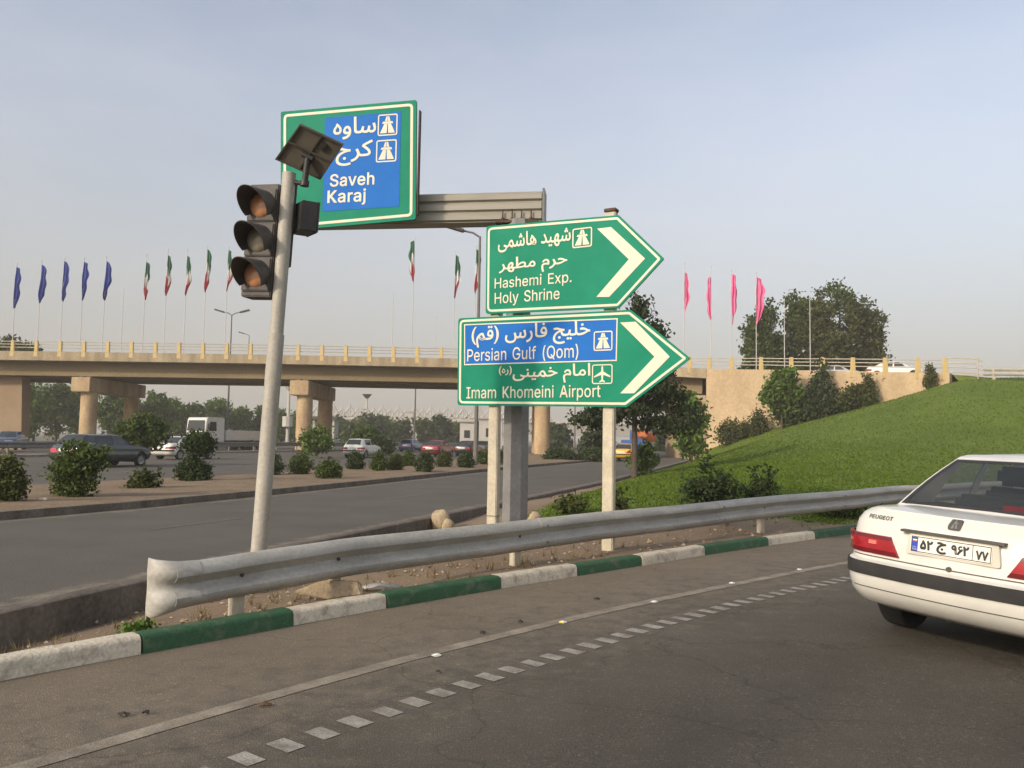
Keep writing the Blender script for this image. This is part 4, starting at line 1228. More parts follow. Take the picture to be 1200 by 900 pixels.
# pipe railing and guardrail where the ramp leaves the wall
pr = thing('pipe_railing', 'short pale four-bar pipe railing past the end of the tan wall', 'railing', tuple(D(1113, 437, 63.6)))
for k, (y0, y1) in enumerate(((419, 420.5), (425, 426), (430, 431), (436, 437))):
    b = MB(); b.path([D(1108, y0, 63.9), D(1146, y1, 62.4), D(1151, y1 + 3, 62.2)], .05, n=6); b.build('rail', M_RAIL, pr)
b = MB(); b.tube(D(1146, 444, 62.4), D(1146, 419, 62.4), .05, n=6); b.build('post', M_RAIL, pr)
g2 = thing('guardrail', 'distant grey guardrail along the crest of the grass hill', 'guardrail', tuple(D(1160, 440, 60)))
pts = [D(1153, 436, 61), D(1158, 435.5, 60.5), D(1200, 436.5, 57.5), D(1300, 438, 51), D(1420, 440, 45)]
P2 = curve2d([(p.x, p.y) for p in pts], .6)
zt_ = [float(np.interp(p[0], [q.x for q in pts], [q.z for q in pts])) + .26 for p in P2]
wbeam(P2, zt_, 1.7).build('beam', M_GALV, g2, smooth=40)
for px, Y in ((1166, 59.9), (1215, 56.4), (1270, 53)):
    p = D(px, 440, Y)
    b = MB(); b.box((p.x, p.y + .12, p.z - .3), (.16, .12, 1.5)); b.build('post', M_CREAM, g2)

# barrier between the two carriageways
br = thing('crash_barrier', 'dark steel crash barrier on a low kerb between the carriageways', 'barrier', (fB(50) - .8, 50, .14))
BP = np.array([(fB(y) - .8, y) for y in np.arange(12, 150, 2.0)])
wbeam(BP, [.95] * len(BP), 1.2).build('beam', M_GALVD, br, smooth=40)
wbeam(BP, [.95] * len(BP), 1.2, flip=-1).build('beam', M_GALVD, br, smooth=40)
bp = None
for y in np.arange(14, 150, 4.0):
    if bp is None:
        b = MB(); b.box((0, 0, .38), (.12, .12, .86)); bp = b.build('post', M_GALVD, br, local=True); o = bp
    else: o = link(bp.copy())
    o.location = Vector((fB(y) - .8, y, .14)) - br.location

# ------------------------------------------------------------------ flagpoles
M_FB = mat('blue flag cloth', (0.020, 0.040, 0.24), (0.035, 0.065, 0.32), scale=1.2, rough=.8)
M_FP = mat('pink flag cloth', (0.80, 0.20, 0.38), (0.66, 0.09, 0.24), scale=.9, rough=.8)
M_FG = mat('green flag cloth', (0.015, 0.10, 0.045), (0.02, 0.13, 0.06), scale=1.2, rough=.8)
M_FW = mat('white flag cloth', (0.62, 0.60, 0.56), (0.54, 0.52, 0.48), scale=1.2, rough=.8)
M_FR = mat('red flag cloth', (0.42, 0.025, 0.045), (0.5, 0.04, 0.06), scale=1.2, rough=.8)
def flagpole(px, ytop, Y, label, group, flag=None, y0=None, y1=None, wid=.9, seed=0, lean=0.0):
    r = np.random.default_rng(seed)
    top = D(px, ytop, Y)
    zb_ = fz(min(max(top.x * fy(top.x) / Y, FPa[0, 0]), FPa[-1, 0])) - .1
    if top.x > 25: zb_ = vz(top.x, 70) if False else 5.8
    t = thing('flagpole', label, 'flagpole', (top.x, Y, zb_), group=group)
    b = MB(); b.path([(top.x, Y, zb_), (top.x, Y, top.z)], [.055, .032], n=8); b.path([(top.x, Y, top.z), (top.x, Y, top.z + .14)], [.09, .03], n=8)
    b.build('pole', M_POLE, t)
    if flag:
        z0, z1 = D(px, y0, Y).z, D(px, y1, Y).z
        H = z0 - z1
        rows = []; NR, NC = 34, 13
        ph = r.uniform(0, 6.28, 4)
        sgn = 1 if r.random() < .7 else -1
        for i in range(NR):
            v = i / (NR - 1)
            # a limp flag: narrow at the head, fuller below, gathered in folds
            # a limp flag: the fly end drops along the pole and gathers in folds
            w_ = wid * (0.22 + .50 * math.sin(math.pi * min(1, v * .9 + .08)) ** .7 + .16 * math.sin(ph[0] + v * 9) * v + .08 * math.sin(ph[1] + v * 17)) * (1 - .55 * max(0, v - .82) / .18)
            row = []
            for j in range(NC):
                u = j / (NC - 1)
                x = sgn * (u * w_ + .05) - sgn * .28 * w_ * v + .07 * math.sin(ph[1] + v * 7) * v
                y = .24 * math.sin(u * 12 + ph[2] + v * 2.2) * (.3 + v) * .6
                z = z0 - v * H * (1 - .10 * abs(u - .4 - .3 * math.sin(ph[3]))) - .22 * u * (1 - v)
                row.append((top.x + x, Y + y - .12, z))
            rows.append(row)
        b = MB(); b.grid(rows)
        if flag == 'iran':
            ms_ = [M_FG, M_FW, M_FR]
            b.m = []
            for i in range(NR - 1):
                for j in range(NC - 1):
                    v = (i / (NR - 1)) + .10 * math.sin(j * .6 + ph[0]) - .08 * (j / NC)
                    b.m.append(0 if v < .36 else 1 if v < .62 else 2)
        else: ms_ = M_FB if flag == 'blue' else M_FP
        f = b.build('flag', ms_, t, smooth=180)
    return t
ORD = ['leftmost', 'second from the left', 'third from the left', 'fourth from the left', 'rightmost']
for k, (px, yt, y0, y1) in enumerate(((20, 309, 313, 362), (49, 306, 310, 356), (76, 303, 306, 354), (99, 303, 307, 353), (125, 301, 306, 353))):
    flagpole(px, yt, 99, ORD[k] + ' of the five flagpoles with limp blue flags', 'blue flags on the flyover', 'blue', y0, y1, 1.05, 11 + k)
for k, (px, yt, y0, y1) in enumerate(((172, 299, 307, 352), (197, 293, 299, 347), (220, 293, 300, 347), (243, 289, 292, 343), (268, 290, 293, 342))):
    flagpole(px, yt, 99, (ORD[k] + ' of the five limp green, white and red flags') if k < 4 else 'flagpole whose tricolour flag hangs half behind the traffic light', 'tricolour flags on the flyover', 'iran', y0, y1, .85, 31 + k)
for k, (px, yt, y0, y1, l) in enumerate(((486, 279, 282, 331, 'tall flagpole with tricolour flag below the cantilever arm'), (534, 295, 299, 351, 'flagpole with tricolour flag just left of the street lamp'), (558, 288, 292, 345, 'flagpole with tricolour flag hidden partly by the street lamp'))):
    flagpole(px, yt, 99, l, 'tricolour flags on the flyover', 'iran', y0, y1, .9, 51 + k)
for k, (px, yt, y0, y1, Y) in enumerate(((802, 309, 319, 369, 93), (833, 312, 324, 376, 91), (857, 317, 321, 381, 89), (886, 320, 325, 381, 86))):
    flagpole(px, yt, Y, ['leftmost', 'second from the left', 'third from the left', 'rightmost, beside the trees,'][k] + ' of the four pink flags', 'pink flags on the flyover', 'pink', y0, y1, [.7, .65, .85, 1.25][k], 71 + k)
for px, yt, Y, l in ((145, 340, 99, 'bare flagpole between the blue and the tricolour flags'), (461, 345, 99, 'bare flagpole left of the tall tricolour flag'), (511, 372, 99, 'bare flagpole right of the tall tricolour flag'), (919, 352, 86, 'bare pale flagpole in front of the dense trees, nearer the pink flags'), (949, 350, 84, 'bare pale flagpole in front of the middle of the dense trees')):
    flagpole(px, yt, Y, l, 'bare flagpoles on the flyover')

# ------------------------------------------------------------------ street lamps
def lamp(px, ybase, ytop, Y, arms, label, r0=.10, size=1.0):
    p0, p1 = D(px, ybase, Y), D(px, ytop, Y)
    t = thing('street_lamp', label, 'street lamp', (p0.x, Y, 0 if ybase > 500 else p0.z), group='street lamps')
    b = MB(); b.path([tuple(t.location), (p0.x, Y, p1.z)], [r0 * 1.25, r0 * .62], n=8); b.build('pole', M_LAMP, t)
    for s in arms:
        q = Vector((p0.x, Y, p1.z - .05)); e = q + Vector((s * .85 * size, 0, .32 * size))
        b = MB(); b.path([q, q + Vector((s * .35 * size, 0, .22 * size)), e], .05 * size, n=6); b.build('arm', M_LAMP, t)
        d = Vector((s, 0, .28)).normalized()
        rot = Matrix((d, Vector((0, 1, 0)), d.cross(Vector((0, 1, 0))))).transposed()
        b = MB(); b.box(e + d * .42 * size, (.95 * size, .34 * size, .15 * size), rot); b.build('lamp_head', M_DKGREY, t, fix=True, bevel=.03)
lamp(265.5, 520, 369, 108, (-1, 1), 'twin-armed street lamp behind the flyover beside the traffic light', .12, 1.35)
lamp(557, 548, 277, 46, (-1,), 'single-armed street lamp directly left of the green arrow boards', .11, 1.15)
lamp(290, 445, 393, 130, (-1,), 'tiny far street lamp above the flyover left of the signal pole', .09, 1.0)
lamp(485.5, 515, 440, 120, (), 'dark far pole beside the white pier of the distant bridge', .13)
lamp(673, 545, 455, 75, (), 'thin grey pole behind the right cream sign post', .08)
# ------------------------------------------------------------------ vehicles
def resamp(tab, z):
    zs = [t[0] for t in tab]
    return [float(np.interp(z, zs, [t[k] for t in tab])) for k in range(1, len(tab[0]))]

M_BRAKE = mat('lit brake lamp', (0.6, 0.01, 0.03), rough=0.3)
M_BRAKE.node_tree.nodes['Principled BSDF'].inputs['Emission Color'].default_value = (1, .03, .08, 1)
M_BRAKE.node_tree.nodes['Principled BSDF'].inputs['Emission Strength'].default_value = 0.5

class Car:
    """body = plan outlines stacked in height; local axes: x right, y forward from the rear bumper, z up"""
    def __init__(s, name, label, cat_, loc, heading, L=4.4, W=1.0, kind='sedan', color=(.8, .78, .7), scale=1.0, hero=False, group=None, bank=0.0, lit=False):
        s.L, s.W, s.kind = L, W, kind
        s.root = thing(name, label, cat_, loc, -heading, group)
        s.root.scale = (scale,) * 3
        if bank: s.root.rotation_euler = (0, bank, -heading)
        hb = {'sedan': 0.0, 'hatch': 0.0, 'wagon': .03}[kind]
        # z, half width, rear y, front inset, bulge, corner radius
        s.tab = [(.25, .70, .28, .30, .05, .22), (.31, .80, .11, .12, .07, .22), (.39, .835, .035, .05, .09, .24), (.48, .85, 0.0, 0.0, .10, .26),
                 (.608, .855, 0.0, 0.0, .10, .26), (.628, .845, .055, .05, .09, .24), (.78, .850, .075, .06, .09, .24), (.90, .835, .105, .10, .09, .24),
                 (.955, .805, .135, .16, .09, .24), (.985, .765, .175, .24, .08, .22)]
        s.paint = paint(name + ' %.2f %.2f %.2f' % color, color)
        s.hero = hero
        s.build(lit)
    def outline(s, z, n=10):
        w, y0, fi, bl, r = resamp(s.tab, z)
        y1 = s.L - fi
        w *= s.W
        pts = []
        xs = w - r
        for k in range(n + 1):                # rear, from the middle to the corner
            x = xs * k / n
            pts.append((x, y0 + bl * (x / w) ** 2))
        yc = y0 + bl * (xs / w) ** 2
        for k in range(1, 8):                 # rear corner
            a = math.pi / 2 * k / 7
            pts.append((xs + r * math.sin(a), yc + r * (1 - math.cos(a)) * 1.05))
        ys0 = pts[-1][1]; rf = .42; ys1 = y1 - rf - .10
        for k in range(1, 29):                # side
            u = k / 28
            y = ys0 + (ys1 - ys0) * u
            pts.append((w + .02 * math.sin(math.pi * u), y))
        for k in range(1, 8):
            a = math.pi / 2 * k / 7
            pts.append((w - rf + rf * math.cos(a), ys1 + rf * math.sin(a)))
        xf = w - rf
        for k in range(1, 7):
            x = xf * (1 - k / 6)
            pts.append((x, y1 - .10 + .10 * (1 - (x / xf) ** 2)))
        return pts
    def zf(s, y, z):                          # the bonnet and the waist fall off to the front
        if z < .70: return z
        k = min(1, (z - .70) / .2)
        f = max(0, (y - (s.L - 1.35)) / 1.35)
        return z - k * .17 * f ** 1.3
    def loop(s, z, off=0.0):
        P = s.outline(z)
        full = P + [(-x, y) for x, y in reversed(P[1:-1])]
        n = len(full); out = []
        for i in range(n):
            x, y = full[i]
            if off:
                a, c = full[i - 1], full[(i + 1) % n]
                tx, ty = c[0] - a[0], c[1] - a[1]; l = math.hypot(tx, ty) or 1
                x, y = x + ty / l * off, y - tx / l * off
            out.append((x, y, s.zf(y, z)))
        return out, len(P)
    def patch(s, name, i0, i1, zs, m, parent, off=.012, mirror=False, slant=0.0, slant0=0.0):
        rows = []
        nP = len(s.outline(.5))
        for z in zs:
            lp, _ = s.loop(z, off)
            q = [lp[i] for i in range(i0, i1 + 1)] if i0 >= 0 else [lp[i % len(lp)] for i in range(i0, i1 + 1)]
            if slant or slant0:
                d = slant0 + slant * (z - zs[0]) / (zs[-1] - zs[0])
                q = [(q[0][0] + (q[1][0] - q[0][0]) * (-d / .08 if False else 0) - 0 + (d if True else 0) * (1 - k / (len(q) - 1)), q[k][1], q[k][2]) if False else
                     (q[k][0] + d * (1 - k / (len(q) - 1)), q[k][1], q[k][2]) for k in range(len(q))]
            rows.append(q)
        # close the rim back to the body
        lo, hi = rows[0], rows[-1]
        def sink(r_): return [(x * .985, y + .02 if y < s.L / 2 else y - .02, z) for x, y, z in r_]
        rows = [sink(lo)] + rows + [sink(hi)]
        rows = [[sink([r_[0]])[0]] + list(r_) + [sink([r_[-1]])[0]] for r_ in rows]
        if mirror: rows = [[(-x, y, z) for x, y, z in reversed(r_)] for r_ in rows]
        b = MB(); b.grid(rows)
        return b.build(name, m, parent, smooth=40, local=True)
    def build(s, lit):
        L, r = s.L, s.root
        wy = (0.90 * L / 4.4, 3.52 * L / 4.4)
        # ---- lower body
        zs = [t[0] for t in s.tab]
        loops = [s.loop(z)[0] for z in zs]
        n = len(loops[0]); h = len(s.outline(.5))
        b = MB(); b.grid(loops, closed=True)
        k = (len(loops) - 1) * n
        def cap(k0, rev):
            for i in range(h - 1):
                a, c = k0 + i, k0 + i + 1
                d = k0 + (n - i) % n; e = k0 + (n - i - 1) % n
                q = (a, c, e, d)
                q = tuple(dict.fromkeys(q))
                if len(q) > 2: b.f.append(tuple(reversed(q)) if rev else q); b.m.append(0)
        cap(0, True)
        # boot and bonnet: a softly crowned lid one step above the waist
        lid = [(x * .93, .16 + (y - s.tab[-1][2]) * .955 + .02, z + .018) for x, y, z in loops[-1]]
        lid2 = [(x * .70, .30 + (y - s.tab[-1][2]) * .90 + .03, z + .032) for x, y, z in loops[-1]]
        b.grid([loops[-1], lid, lid2], closed=True)
        cap(len(b.v) - n, False)
        body = b.build('body', s.paint, r, local=True, fix=True, smooth=40)
        # wheel arches cut out of the body
        cuts = []
        for y in wy:
            cb = MB(); cb.path([(-2, y, .31), (2, y, .31)], .365, n=28)
            c = cb.build('cut', s.paint, None, fix=True); cuts.append(c)
            md = body.modifiers.new('cut', 'BOOLEAN'); md.object = c; md.operation = 'DIFFERENCE'; md.solver = 'EXACT'
        # the cutters stand in the car's own space while the modifier is applied
        sv = (r.location.copy(), r.rotation_euler.copy(), r.scale.copy())
        r.location = (0, 0, 0); r.rotation_euler = (0, 0, 0); r.scale = (1, 1, 1)
        bpy.context.view_layer.update()
        me = bpy.data.meshes.new_from_object(body.evaluated_get(bpy.context.evaluated_depsgraph_get()))
        body.modifiers.clear(); old = body.data; body.data = me; bpy.data.meshes.remove(old); me.name = 'body'
        me.shade_smooth(); me.set_sharp_from_angle(angle=R(40))
        for c in cuts:
            q = c.data; bpy.data.objects.remove(c); bpy.data.meshes.remove(q)
        r.location, r.rotation_euler, r.scale = sv
        # inner arch, so that nothing shows through
        for y in wy:
            b = MB(); b.box((0, y, .42), (1.36 * s.W, .70, .42)); b.build('wheel_well', M_BLACK, r, local=True)
        # ---- wheels
        for y in wy:
            for sx in (-1, 1):
                x = sx * .735 * s.W
                b = MB(); rows = []
                for dx, rr in ((-.09, .20), (-.095, .29), (-.08, .305), (.08, .305), (.095, .29), (.09, .20)):
                    rows.append([(x + dx, y + math.cos(t) * rr, .305 + math.sin(t) * rr) for t in np.linspace(0, 2 * math.pi, 28, endpoint=False)])
                b.grid(rows, closed=True)
                wh = b.build('wheel', M_TYRE, r, local=True, smooth=40, fix=True)
                b = MB(); rows = []
                for dx, rr in ((.085, .205), (.07, .18), (.055, .12), (.07, .05), (.075, .002)):
                    rows.append([(x + sx * dx, y + math.cos(t) * rr, .305 + math.sin(t) * rr) for t in np.linspace(0, 2 * math.pi, 24, endpoint=False)])
                b.grid(rows, closed=True); b.build('rim', M_RIM, wh, local=True, smooth=40)
        # ---- cabin
        W = s.W
        if s.kind == 'sedan':
            B = [(0, .64, 1.035), (.715, .68, 1.020), (.785, .80, .985), (.77, 1.28, .965), (.775, 2.02, .955), (.775, 2.11, .955), (.755, 3.02, .945), (.66, 3.26, .975), (0, 3.42, .99)]
            U = [(0, 1.36, 1.415), (.56, 1.39, 1.40), (.598, 1.50, 1.385), (.605, 1.66, 1.39), (.605, 2.05, 1.405), (.605, 2.13, 1.405), (.59, 2.46, 1.39), (.51, 2.52, 1.395), (0, 2.60, 1.415)]
        elif s.kind == 'hatch':
            B = [(0, .20, 1.03), (.62, .24, 1.02), (.755, .40, .985), (.775, .95, .965), (.78, 1.95, .955), (.78, 2.04, .955), (.755, 2.98, .945), (.66, 3.2, .975), (0, 3.36, .99)]
            U = [(0, .62, 1.44), (.52, .65, 1.43), (.575, .76, 1.41), (.585, 1.0, 1.415), (.595, 2.0, 1.43), (.595, 2.08, 1.43), (.575, 2.42, 1.41), (.52, 2.48, 1.42), (0, 2.56, 1.44)]
        else:
            B = [(0, .12, 1.03), (.66, .15, 1.02), (.77, .28, .985), (.785, .55, .965), (.785, 1.95, .955), (.785, 2.04, .955), (.765, 2.92, .945), (.67, 3.12, .975), (0, 3.26, .99)]
            U = [(0, .26, 1.56), (.60, .29, 1.55), (.645, .40, 1.53), (.65, .62, 1.535), (.655, 2.0, 1.55), (.655, 2.08, 1.55), (.635, 2.50, 1.53), (.57, 2.56, 1.54), (0, 2.66, 1.56)]
        k = L / 4.4
        B = [Vector((x * W, y * k, z - .02)) for x, y, z in B]; U = [Vector((x * W, y * k, z)) for x, y, z in U]
        NP = len(B)
        def pt(i, u, v, sx=1, o=0.0):           # point on panel i, u along, v up
            p = (B[i] * (1 - v) + U[i] * v) * (1 - u) + (B[i + 1] * (1 - v) + U[i + 1] * v) * u
            c = Vector((p.x, p.y - 2.0 * k, 0)).normalized()
            p = p + c * (.028 * math.sin(math.pi * v) + o)
            return Vector((p.x * sx, p.y, p.z))
        frames = {0: (0.0, .955, .06, .93), 3: (.05, .97, .07, .90), 5: (.03, .93, .07, .90), 7: (.05, 1.0, .06, .93)}
        b = MB()
        def quadgrid(bb, i, u0, u1, v0, v1, sx, o=0.0, nu=4, nv=4):
            rows = [[pt(i, u0 + (u1 - u0) * a / nu, v0 + (v1 - v0) * c / nv, sx, o) for a in range(nu + 1)] for c in range(nv + 1)]
            bb.grid(rows)
        for sx in (1, -1):
            for i in range(NP - 1):
                if i in frames:
                    u0, u1, v0, v1 = frames[i]
                    quadgrid(b, i, 0, 1, 0, v0, sx); quadgrid(b, i, 0, 1, v1, 1, sx)
                    if u0 > 0: quadgrid(b, i, 0, u0, v0, v1, sx, nu=1)
                    if u1 < 1: quadgrid(b, i, u1, 1, v0, v1, sx, nu=1)
                else: quadgrid(b, i, 0, 1, 0, 1, sx)
        Uf = U + [Vector((-p.x, p.y, p.z)) for p in reversed(U[1:-1])]
        c0 = Vector((0, (U[0].y + U[-1].y) / 2, 0))
        ring1 = [c0 + (p - c0) * .93 + Vector((0, 0, .012 + p.z * .07)) for p in Uf]
        ring1 = [Vector((p.x, p.y, q.z + .018)) for p, q in zip(ring1, Uf)]
        ring2 = [Vector((q.x * .6, c0.y + (q.y - c0.y) * .6, q.z + .034)) for q in Uf]
        ring3 = [Vector((q.x * .05, c0.y + (q.y - c0.y) * .3, q.z + .042)) for q in Uf]
        b.grid([Uf, ring1, ring2, ring3], closed=True)
        b.f.append(tuple(len(b.v) - len(Uf) + i for i in range(len(Uf)))); b.m.append(0)
        cabin = b.build('cabin', s.paint, r, local=True, fix=True, smooth=50)
        gm = M_GLASS if s.hero else M_GLASSD
        def pane(name, i, both=True, par=None):
            u0, u1, v0, v1 = frames[i]
            for sx in (1, -1):
                bb = MB(); quadgrid(bb, i, u0, u1, v0, v1, sx, -.006)
                if i in (0, 7):
                    if sx == -1: break
                    for s2 in (-1,): quadgrid(bb, i, u0, u1, v0, v1, s2, -.006)
                o = bb.build(name, gm, r, local=True, fix=True, smooth=60)
                if i == 0:                         # rubber seal round the rear screen
                    fr_ = MB()
                    for s3 in (1, -1):
                        quadgrid(fr_, 0, 0, u1 + .02, v0 - .015, v0 + .035, s3, .004); quadgrid(fr_, 0, 0, u1 + .02, v1 - .035, v1 + .012, s3, .004)
                        quadgrid(fr_, 0, u1 - .03, u1 + .02, v0 + .035, v1 - .035, s3, .004, nu=1)
                    fr_.build('seal', M_BLACK, o, local=True, smooth=None)
                elif i in (3, 5):
                    fr_ = MB()
                    for a0, a1, c0_, c1_ in ((u0 - .02, u1 + .02, v0 - .03, v0 + .01), (u0 - .02, u1 + .02, v1 - .01, v1 + .02), (u0 - .02, u0 + .012, v0 + .01, v1 - .01), (u1 - .012, u1 + .02, v0 + .01, v1 - .01)):
                        quadgrid(fr_, i, a0, a1, c0_, c1_, sx, .004)
                    fr_.build('seal', M_BLACK, o, local=True, smooth=None)
        pane('rear_window', 0); pane('side_window', 3); pane('side_window', 5); pane('windscreen', 7)
        # ---- lamps, bumper band, plate
        s.band = s.patch('bumper_strip', -17, 17, (.515, .53, .597, .610), M_TYRE, r, off=.014)
        for mir in (False, True):
            tl_ = s.patch('tail_light', 6, 18, (.672, .682, .742, .802, .812), M_BRAKE if lit else M_REDL, r, off=.012, mirror=mir, slant=.085)
            if s.hero:
                s.patch('lens_band', 6, 18, (.677, .684, .700, .706), M_REDD, tl_, off=.020, mirror=mir, slant=.02, slant0=.004)
                s.patch('lens_band', 6, 18, (.788, .794, .804, .809), M_REDD, tl_, off=.020, mirror=mir, slant=.012, slant0=.071)
                s.patch('reflector', 9, 10, (.744, .758, .772), M_PINKL, tl_, off=.026, mirror=mir)
                s.patch('reflector', 13, 14, (.744, .758, .772), M_PINKL, tl_, off=.026, mirror=mir)
        hn = len(s.outline(.5))
        for mir in (False, True):
            s.patch('headlight', hn - 10, hn - 3, (.62, .66, .76, .79), M_CLEARL, r, off=.010, mirror=mir)
        if not s.hero:
            b = MB(); b.box((0, -.0 + s.outline(.76)[0][1] - .01, .77), (.52, .015, .11)); b.build('number_plate', M_PLATE, r, local=True)

def car_frame(c, yb):                           # a flat frame on the boot face for plate and badges
    return lambda a, z, l: Vector((a, yb - l + (.105 - .075) * (z - .70) / .2 * .9, z))

# the white saloon at the right
HEAD = R(53.5)
cx = D(1108, 643, 6.12)
car = Car('white_sedan', 'white saloon seen from behind, driving away at the right edge', 'car', (0, 0, 0), HEAD, color=(.67, .65, .585), scale=1.06, hero=True, bank=R(2.6))
hd = Vector((math.sin(HEAD), math.cos(HEAD), 0))
car.root.location = Vector((cx.x, cx.y, 0)) - hd * .08 + Vector((0, 0, -.035))
r = car.root
yb = car.outline(.80)[0][1]
def rear(a, z, l):                              # follows the curved boot face
    P = car.outline(z)
    y = float(np.interp(abs(a), [p[0] for p in P[:17]], [p[1] for p in P[:17]]))
    return Vector((a, y - l, z))
def rflat(a, z, l): return Vector((a, yb - .012 - l + (z - .78) * .12, z))
# plate recess: a shallow framed field with the plate inside
b = MB(); b.prism(rounded([(-.31, .722), (.33, .722), (.31, .872), (-.29, .872)], .02, 3), rflat, -.03, .004); b.build('plate_recess', paint('recess', (.60, .56, .46)), r, local=True, fix=True)
b = MB()
b.prism([(-.35, .872), (.35, .872), (.35, .888), (-.35, .888)], rflat, -.03, .024); b.build('plate_trim', s_ if False else M_DKGREY, r, local=True, fix=True)
b = MB(); b.prism(rounded([(-.275, .738), (.275, .738), (.275, .856), (-.275, .856)], .012, 3), rflat, .004, .010)
pl_ = b.build('number_plate', M_PLATE, r, local=True, fix=True)
ring('plate_border', [(-.27, .743), (.27, .743), (.27, .851), (-.27, .851)], .005, rflat, .010, .0115, M_INK, pl_, local=True)
b = MB(); b.prism([(-.264, .749), (-.222, .749), (-.222, .845), (-.264, .845)], rflat, .010, .012); b.build('country_band', mat('plate blue', (.02, .06, .40), rough=.4), pl_, local=True, fix=True)
lettering('I.R.', (-.258, -.228, .772, .780), rflat, M_PLATE, pl_, lift=.0125, local=True)
lettering('IRAN', (-.260, -.226, .756, .766), rflat, M_PLATE, pl_, lift=.0125, local=True)
for zz, mm in ((.835, M_FG), (.826, M_PLATE), (.817, M_FR)):
    b = MB(); b.prism([(-.258, zz - .0045), (-.228, zz - .0045), (-.228, zz + .0045), (-.258, zz + .0045)], rflat, .012, .0128); b.build('flag_stripe', mm, pl_, local=True)
kw = dict(lift=.0115, local=True, shaped=True)
lettering('۵۲', (-.205, -.115, .764, .832), rflat, M_INK, pl_, 'f', bold=.05, **kw)
lettering('ج', (-.090, -.020, .752, .835), rflat, M_INK, pl_, 'f', bold=.045, **kw)
lettering('۹۶۲', (.010, .130, .764, .832), rflat, M_INK, pl_, 'f', bold=.05, **kw)
lettering('۷۷', (.172, .255, .756, .818), rflat, M_INK, pl_, 'f', bold=.05, **kw)
b = MB(); b.prism([(.150, .746), (.154, .746), (.154, .848), (.150, .848)], rflat, .010, .0115); b.build('plate_divider', M_INK, pl_, local=True)
# badge, name, key hole, boot seam, painted crease shade
b = MB(); b.prism(rounded([(-.042, .925), (.038, .925), (.045, .952), (.038, .995), (-.038, .995), (-.045, .952)], .012, 3), rear, -.02, .012)
bd_ = b.build('badge', M_DKGREY, r, local=True, fix=True)
b = MB()
for q in ([(-.022, .935), (-.008, .935), (-.004, .958), (-.016, .962)], [(.004, .937), (.018, .937), (.014, .96), (.002, .965)], [(-.016, .962), (.014, .966), (.020, .985), (-.004, .99)], [(.014, .972), (.032, .976), (.030, .984), (.016, .982)]):
    b.prism(q, rear, .012, .0155)
b.build('badge_emblem', M_RIM, bd_, local=True, fix=True)
lettering('PEUGEOT', (-.66, -.46, .925, .955), rear, M_DKGREY, r, bold=.02, lift=.006, local=True)
b = MB(); c = rear(.0, .657, .0); b.tube(c + Vector((0, .02, 0)), c + Vector((0, -.014, 0)), .018, n=12); b.build('lock', M_DKGREY, r, local=True)
M_SEAM_SHADE = mat('panel gap and crease shade', (.08, .07, .055), rough=.9)
b = MB()
n_ = 24
rows = [[rear(-.83 + 1.66 * i / n_ * .98, .646, .0045) for i in range(n_ + 1)], [rear(-.83 + 1.66 * i / n_ * .98, .654, .0045) for i in range(n_ + 1)]]
b.grid(rows); b.build('boot_seam', M_SEAM_SHADE, r, local=True)
b = MB(); b.grid([[rear(-.78 + 1.56 * i / n_, .418, .004) for i in range(n_ + 1)], [rear(-.78 + 1.56 * i / n_, .425, .004) for i in range(n_ + 1)]]); b.build('bumper_crease_shade', M_SEAM_SHADE, r, local=True)  # dark strip paints in the shading line along the lower bumper crease
# seats and shelf seen through the rear screen
b = MB(); b.prism([(-.60, 1.15), (.60, 1.15), (.66, .70), (-.66, .70)], lambda a, y, z: Vector((a, y, z)), 1.00, 1.022); b.build('parcel_shelf', M_SEAT, r, local=True, fix=True)
def seat(x, y, w, z0, z1, hr):
    b = MB(); b.box((x, y, (z0 + z1) / 2), (w, .16, z1 - z0), taper=.86)
    o = b.build('seat', M_SEAT, r, local=True, fix=True, bevel=.04, smooth=60)
    if hr:
        b = MB(); b.box((x, y + .0, z1 + .10), (.27, .10, .17)); b.build('headrest', M_SEAT, o, local=True, fix=True, bevel=.04, smooth=60)
seat(-.36, 1.95, .50, .7, 1.14, True); seat(.36, 1.95, .50, .7, 1.14, True)
seat(0, 1.28, 1.2, .7, 1.10, False)
b = MB(); b.box((.10, .92, 1.045), (.22, .07, .05)); b.build('brake_light', M_REDL, r, local=True, fix=True, bevel=.01)

# traffic on the other roads
def car_at(px, py, Y, heading, **kw):
    p = D(px, py, Y)
    return Car(loc=(p.x, Y, kw.pop('z', 0.0)), heading=R(heading), **kw)
car_at(72, 545, 36.0, 17, lit=True, name='dark_estate_car', label='dark green-grey estate car with glowing red tail lights behind the big median bush', cat_='car', kind='hatch', L=4.7, W=1.02, color=(.024, .034, .032), scale=1.02)
car_at(186, 535, 50.0, 20, name='white_sedan', label='white saloon on the far carriageway, partly behind a trimmed median shrub', cat_='car', color=(.74, .71, .62))
car_at(412, 530, 62.0, 15, name='white_hatchback', label='small white car just right of the middle bridge pier', cat_='car', kind='hatch', L=3.9, color=(.76, .74, .68))
car_at(503, 533, 70.0, 15, name='red_car', label='dark red car with pale number plate on the far carriageway', cat_='car', kind='sedan', color=(.22, .015, .02))
car_at(541, 533, 76.0, 15, name='dark_sedan', label='black saloon directly right of the dark red car', cat_='car', color=(.02, .02, .023))
car_at(560, 531, 84.0, 15, name='grey_sedan', label='grey saloon behind the black saloon, near the street lamp', cat_='car', color=(.10, .11, .11))
car_at(474, 527, 95.0, 15, name='blue_car', label='small blue car beyond the dark red car', cat_='car', kind='hatch', L=4.0, color=(.05, .09, .20))
car_at(20, 520, 66.0, 197 - 35, name='blue_car', label='blue car behind the crash barrier below the brown abutment', cat_='car', color=(.045, .07, .14), z=.15)
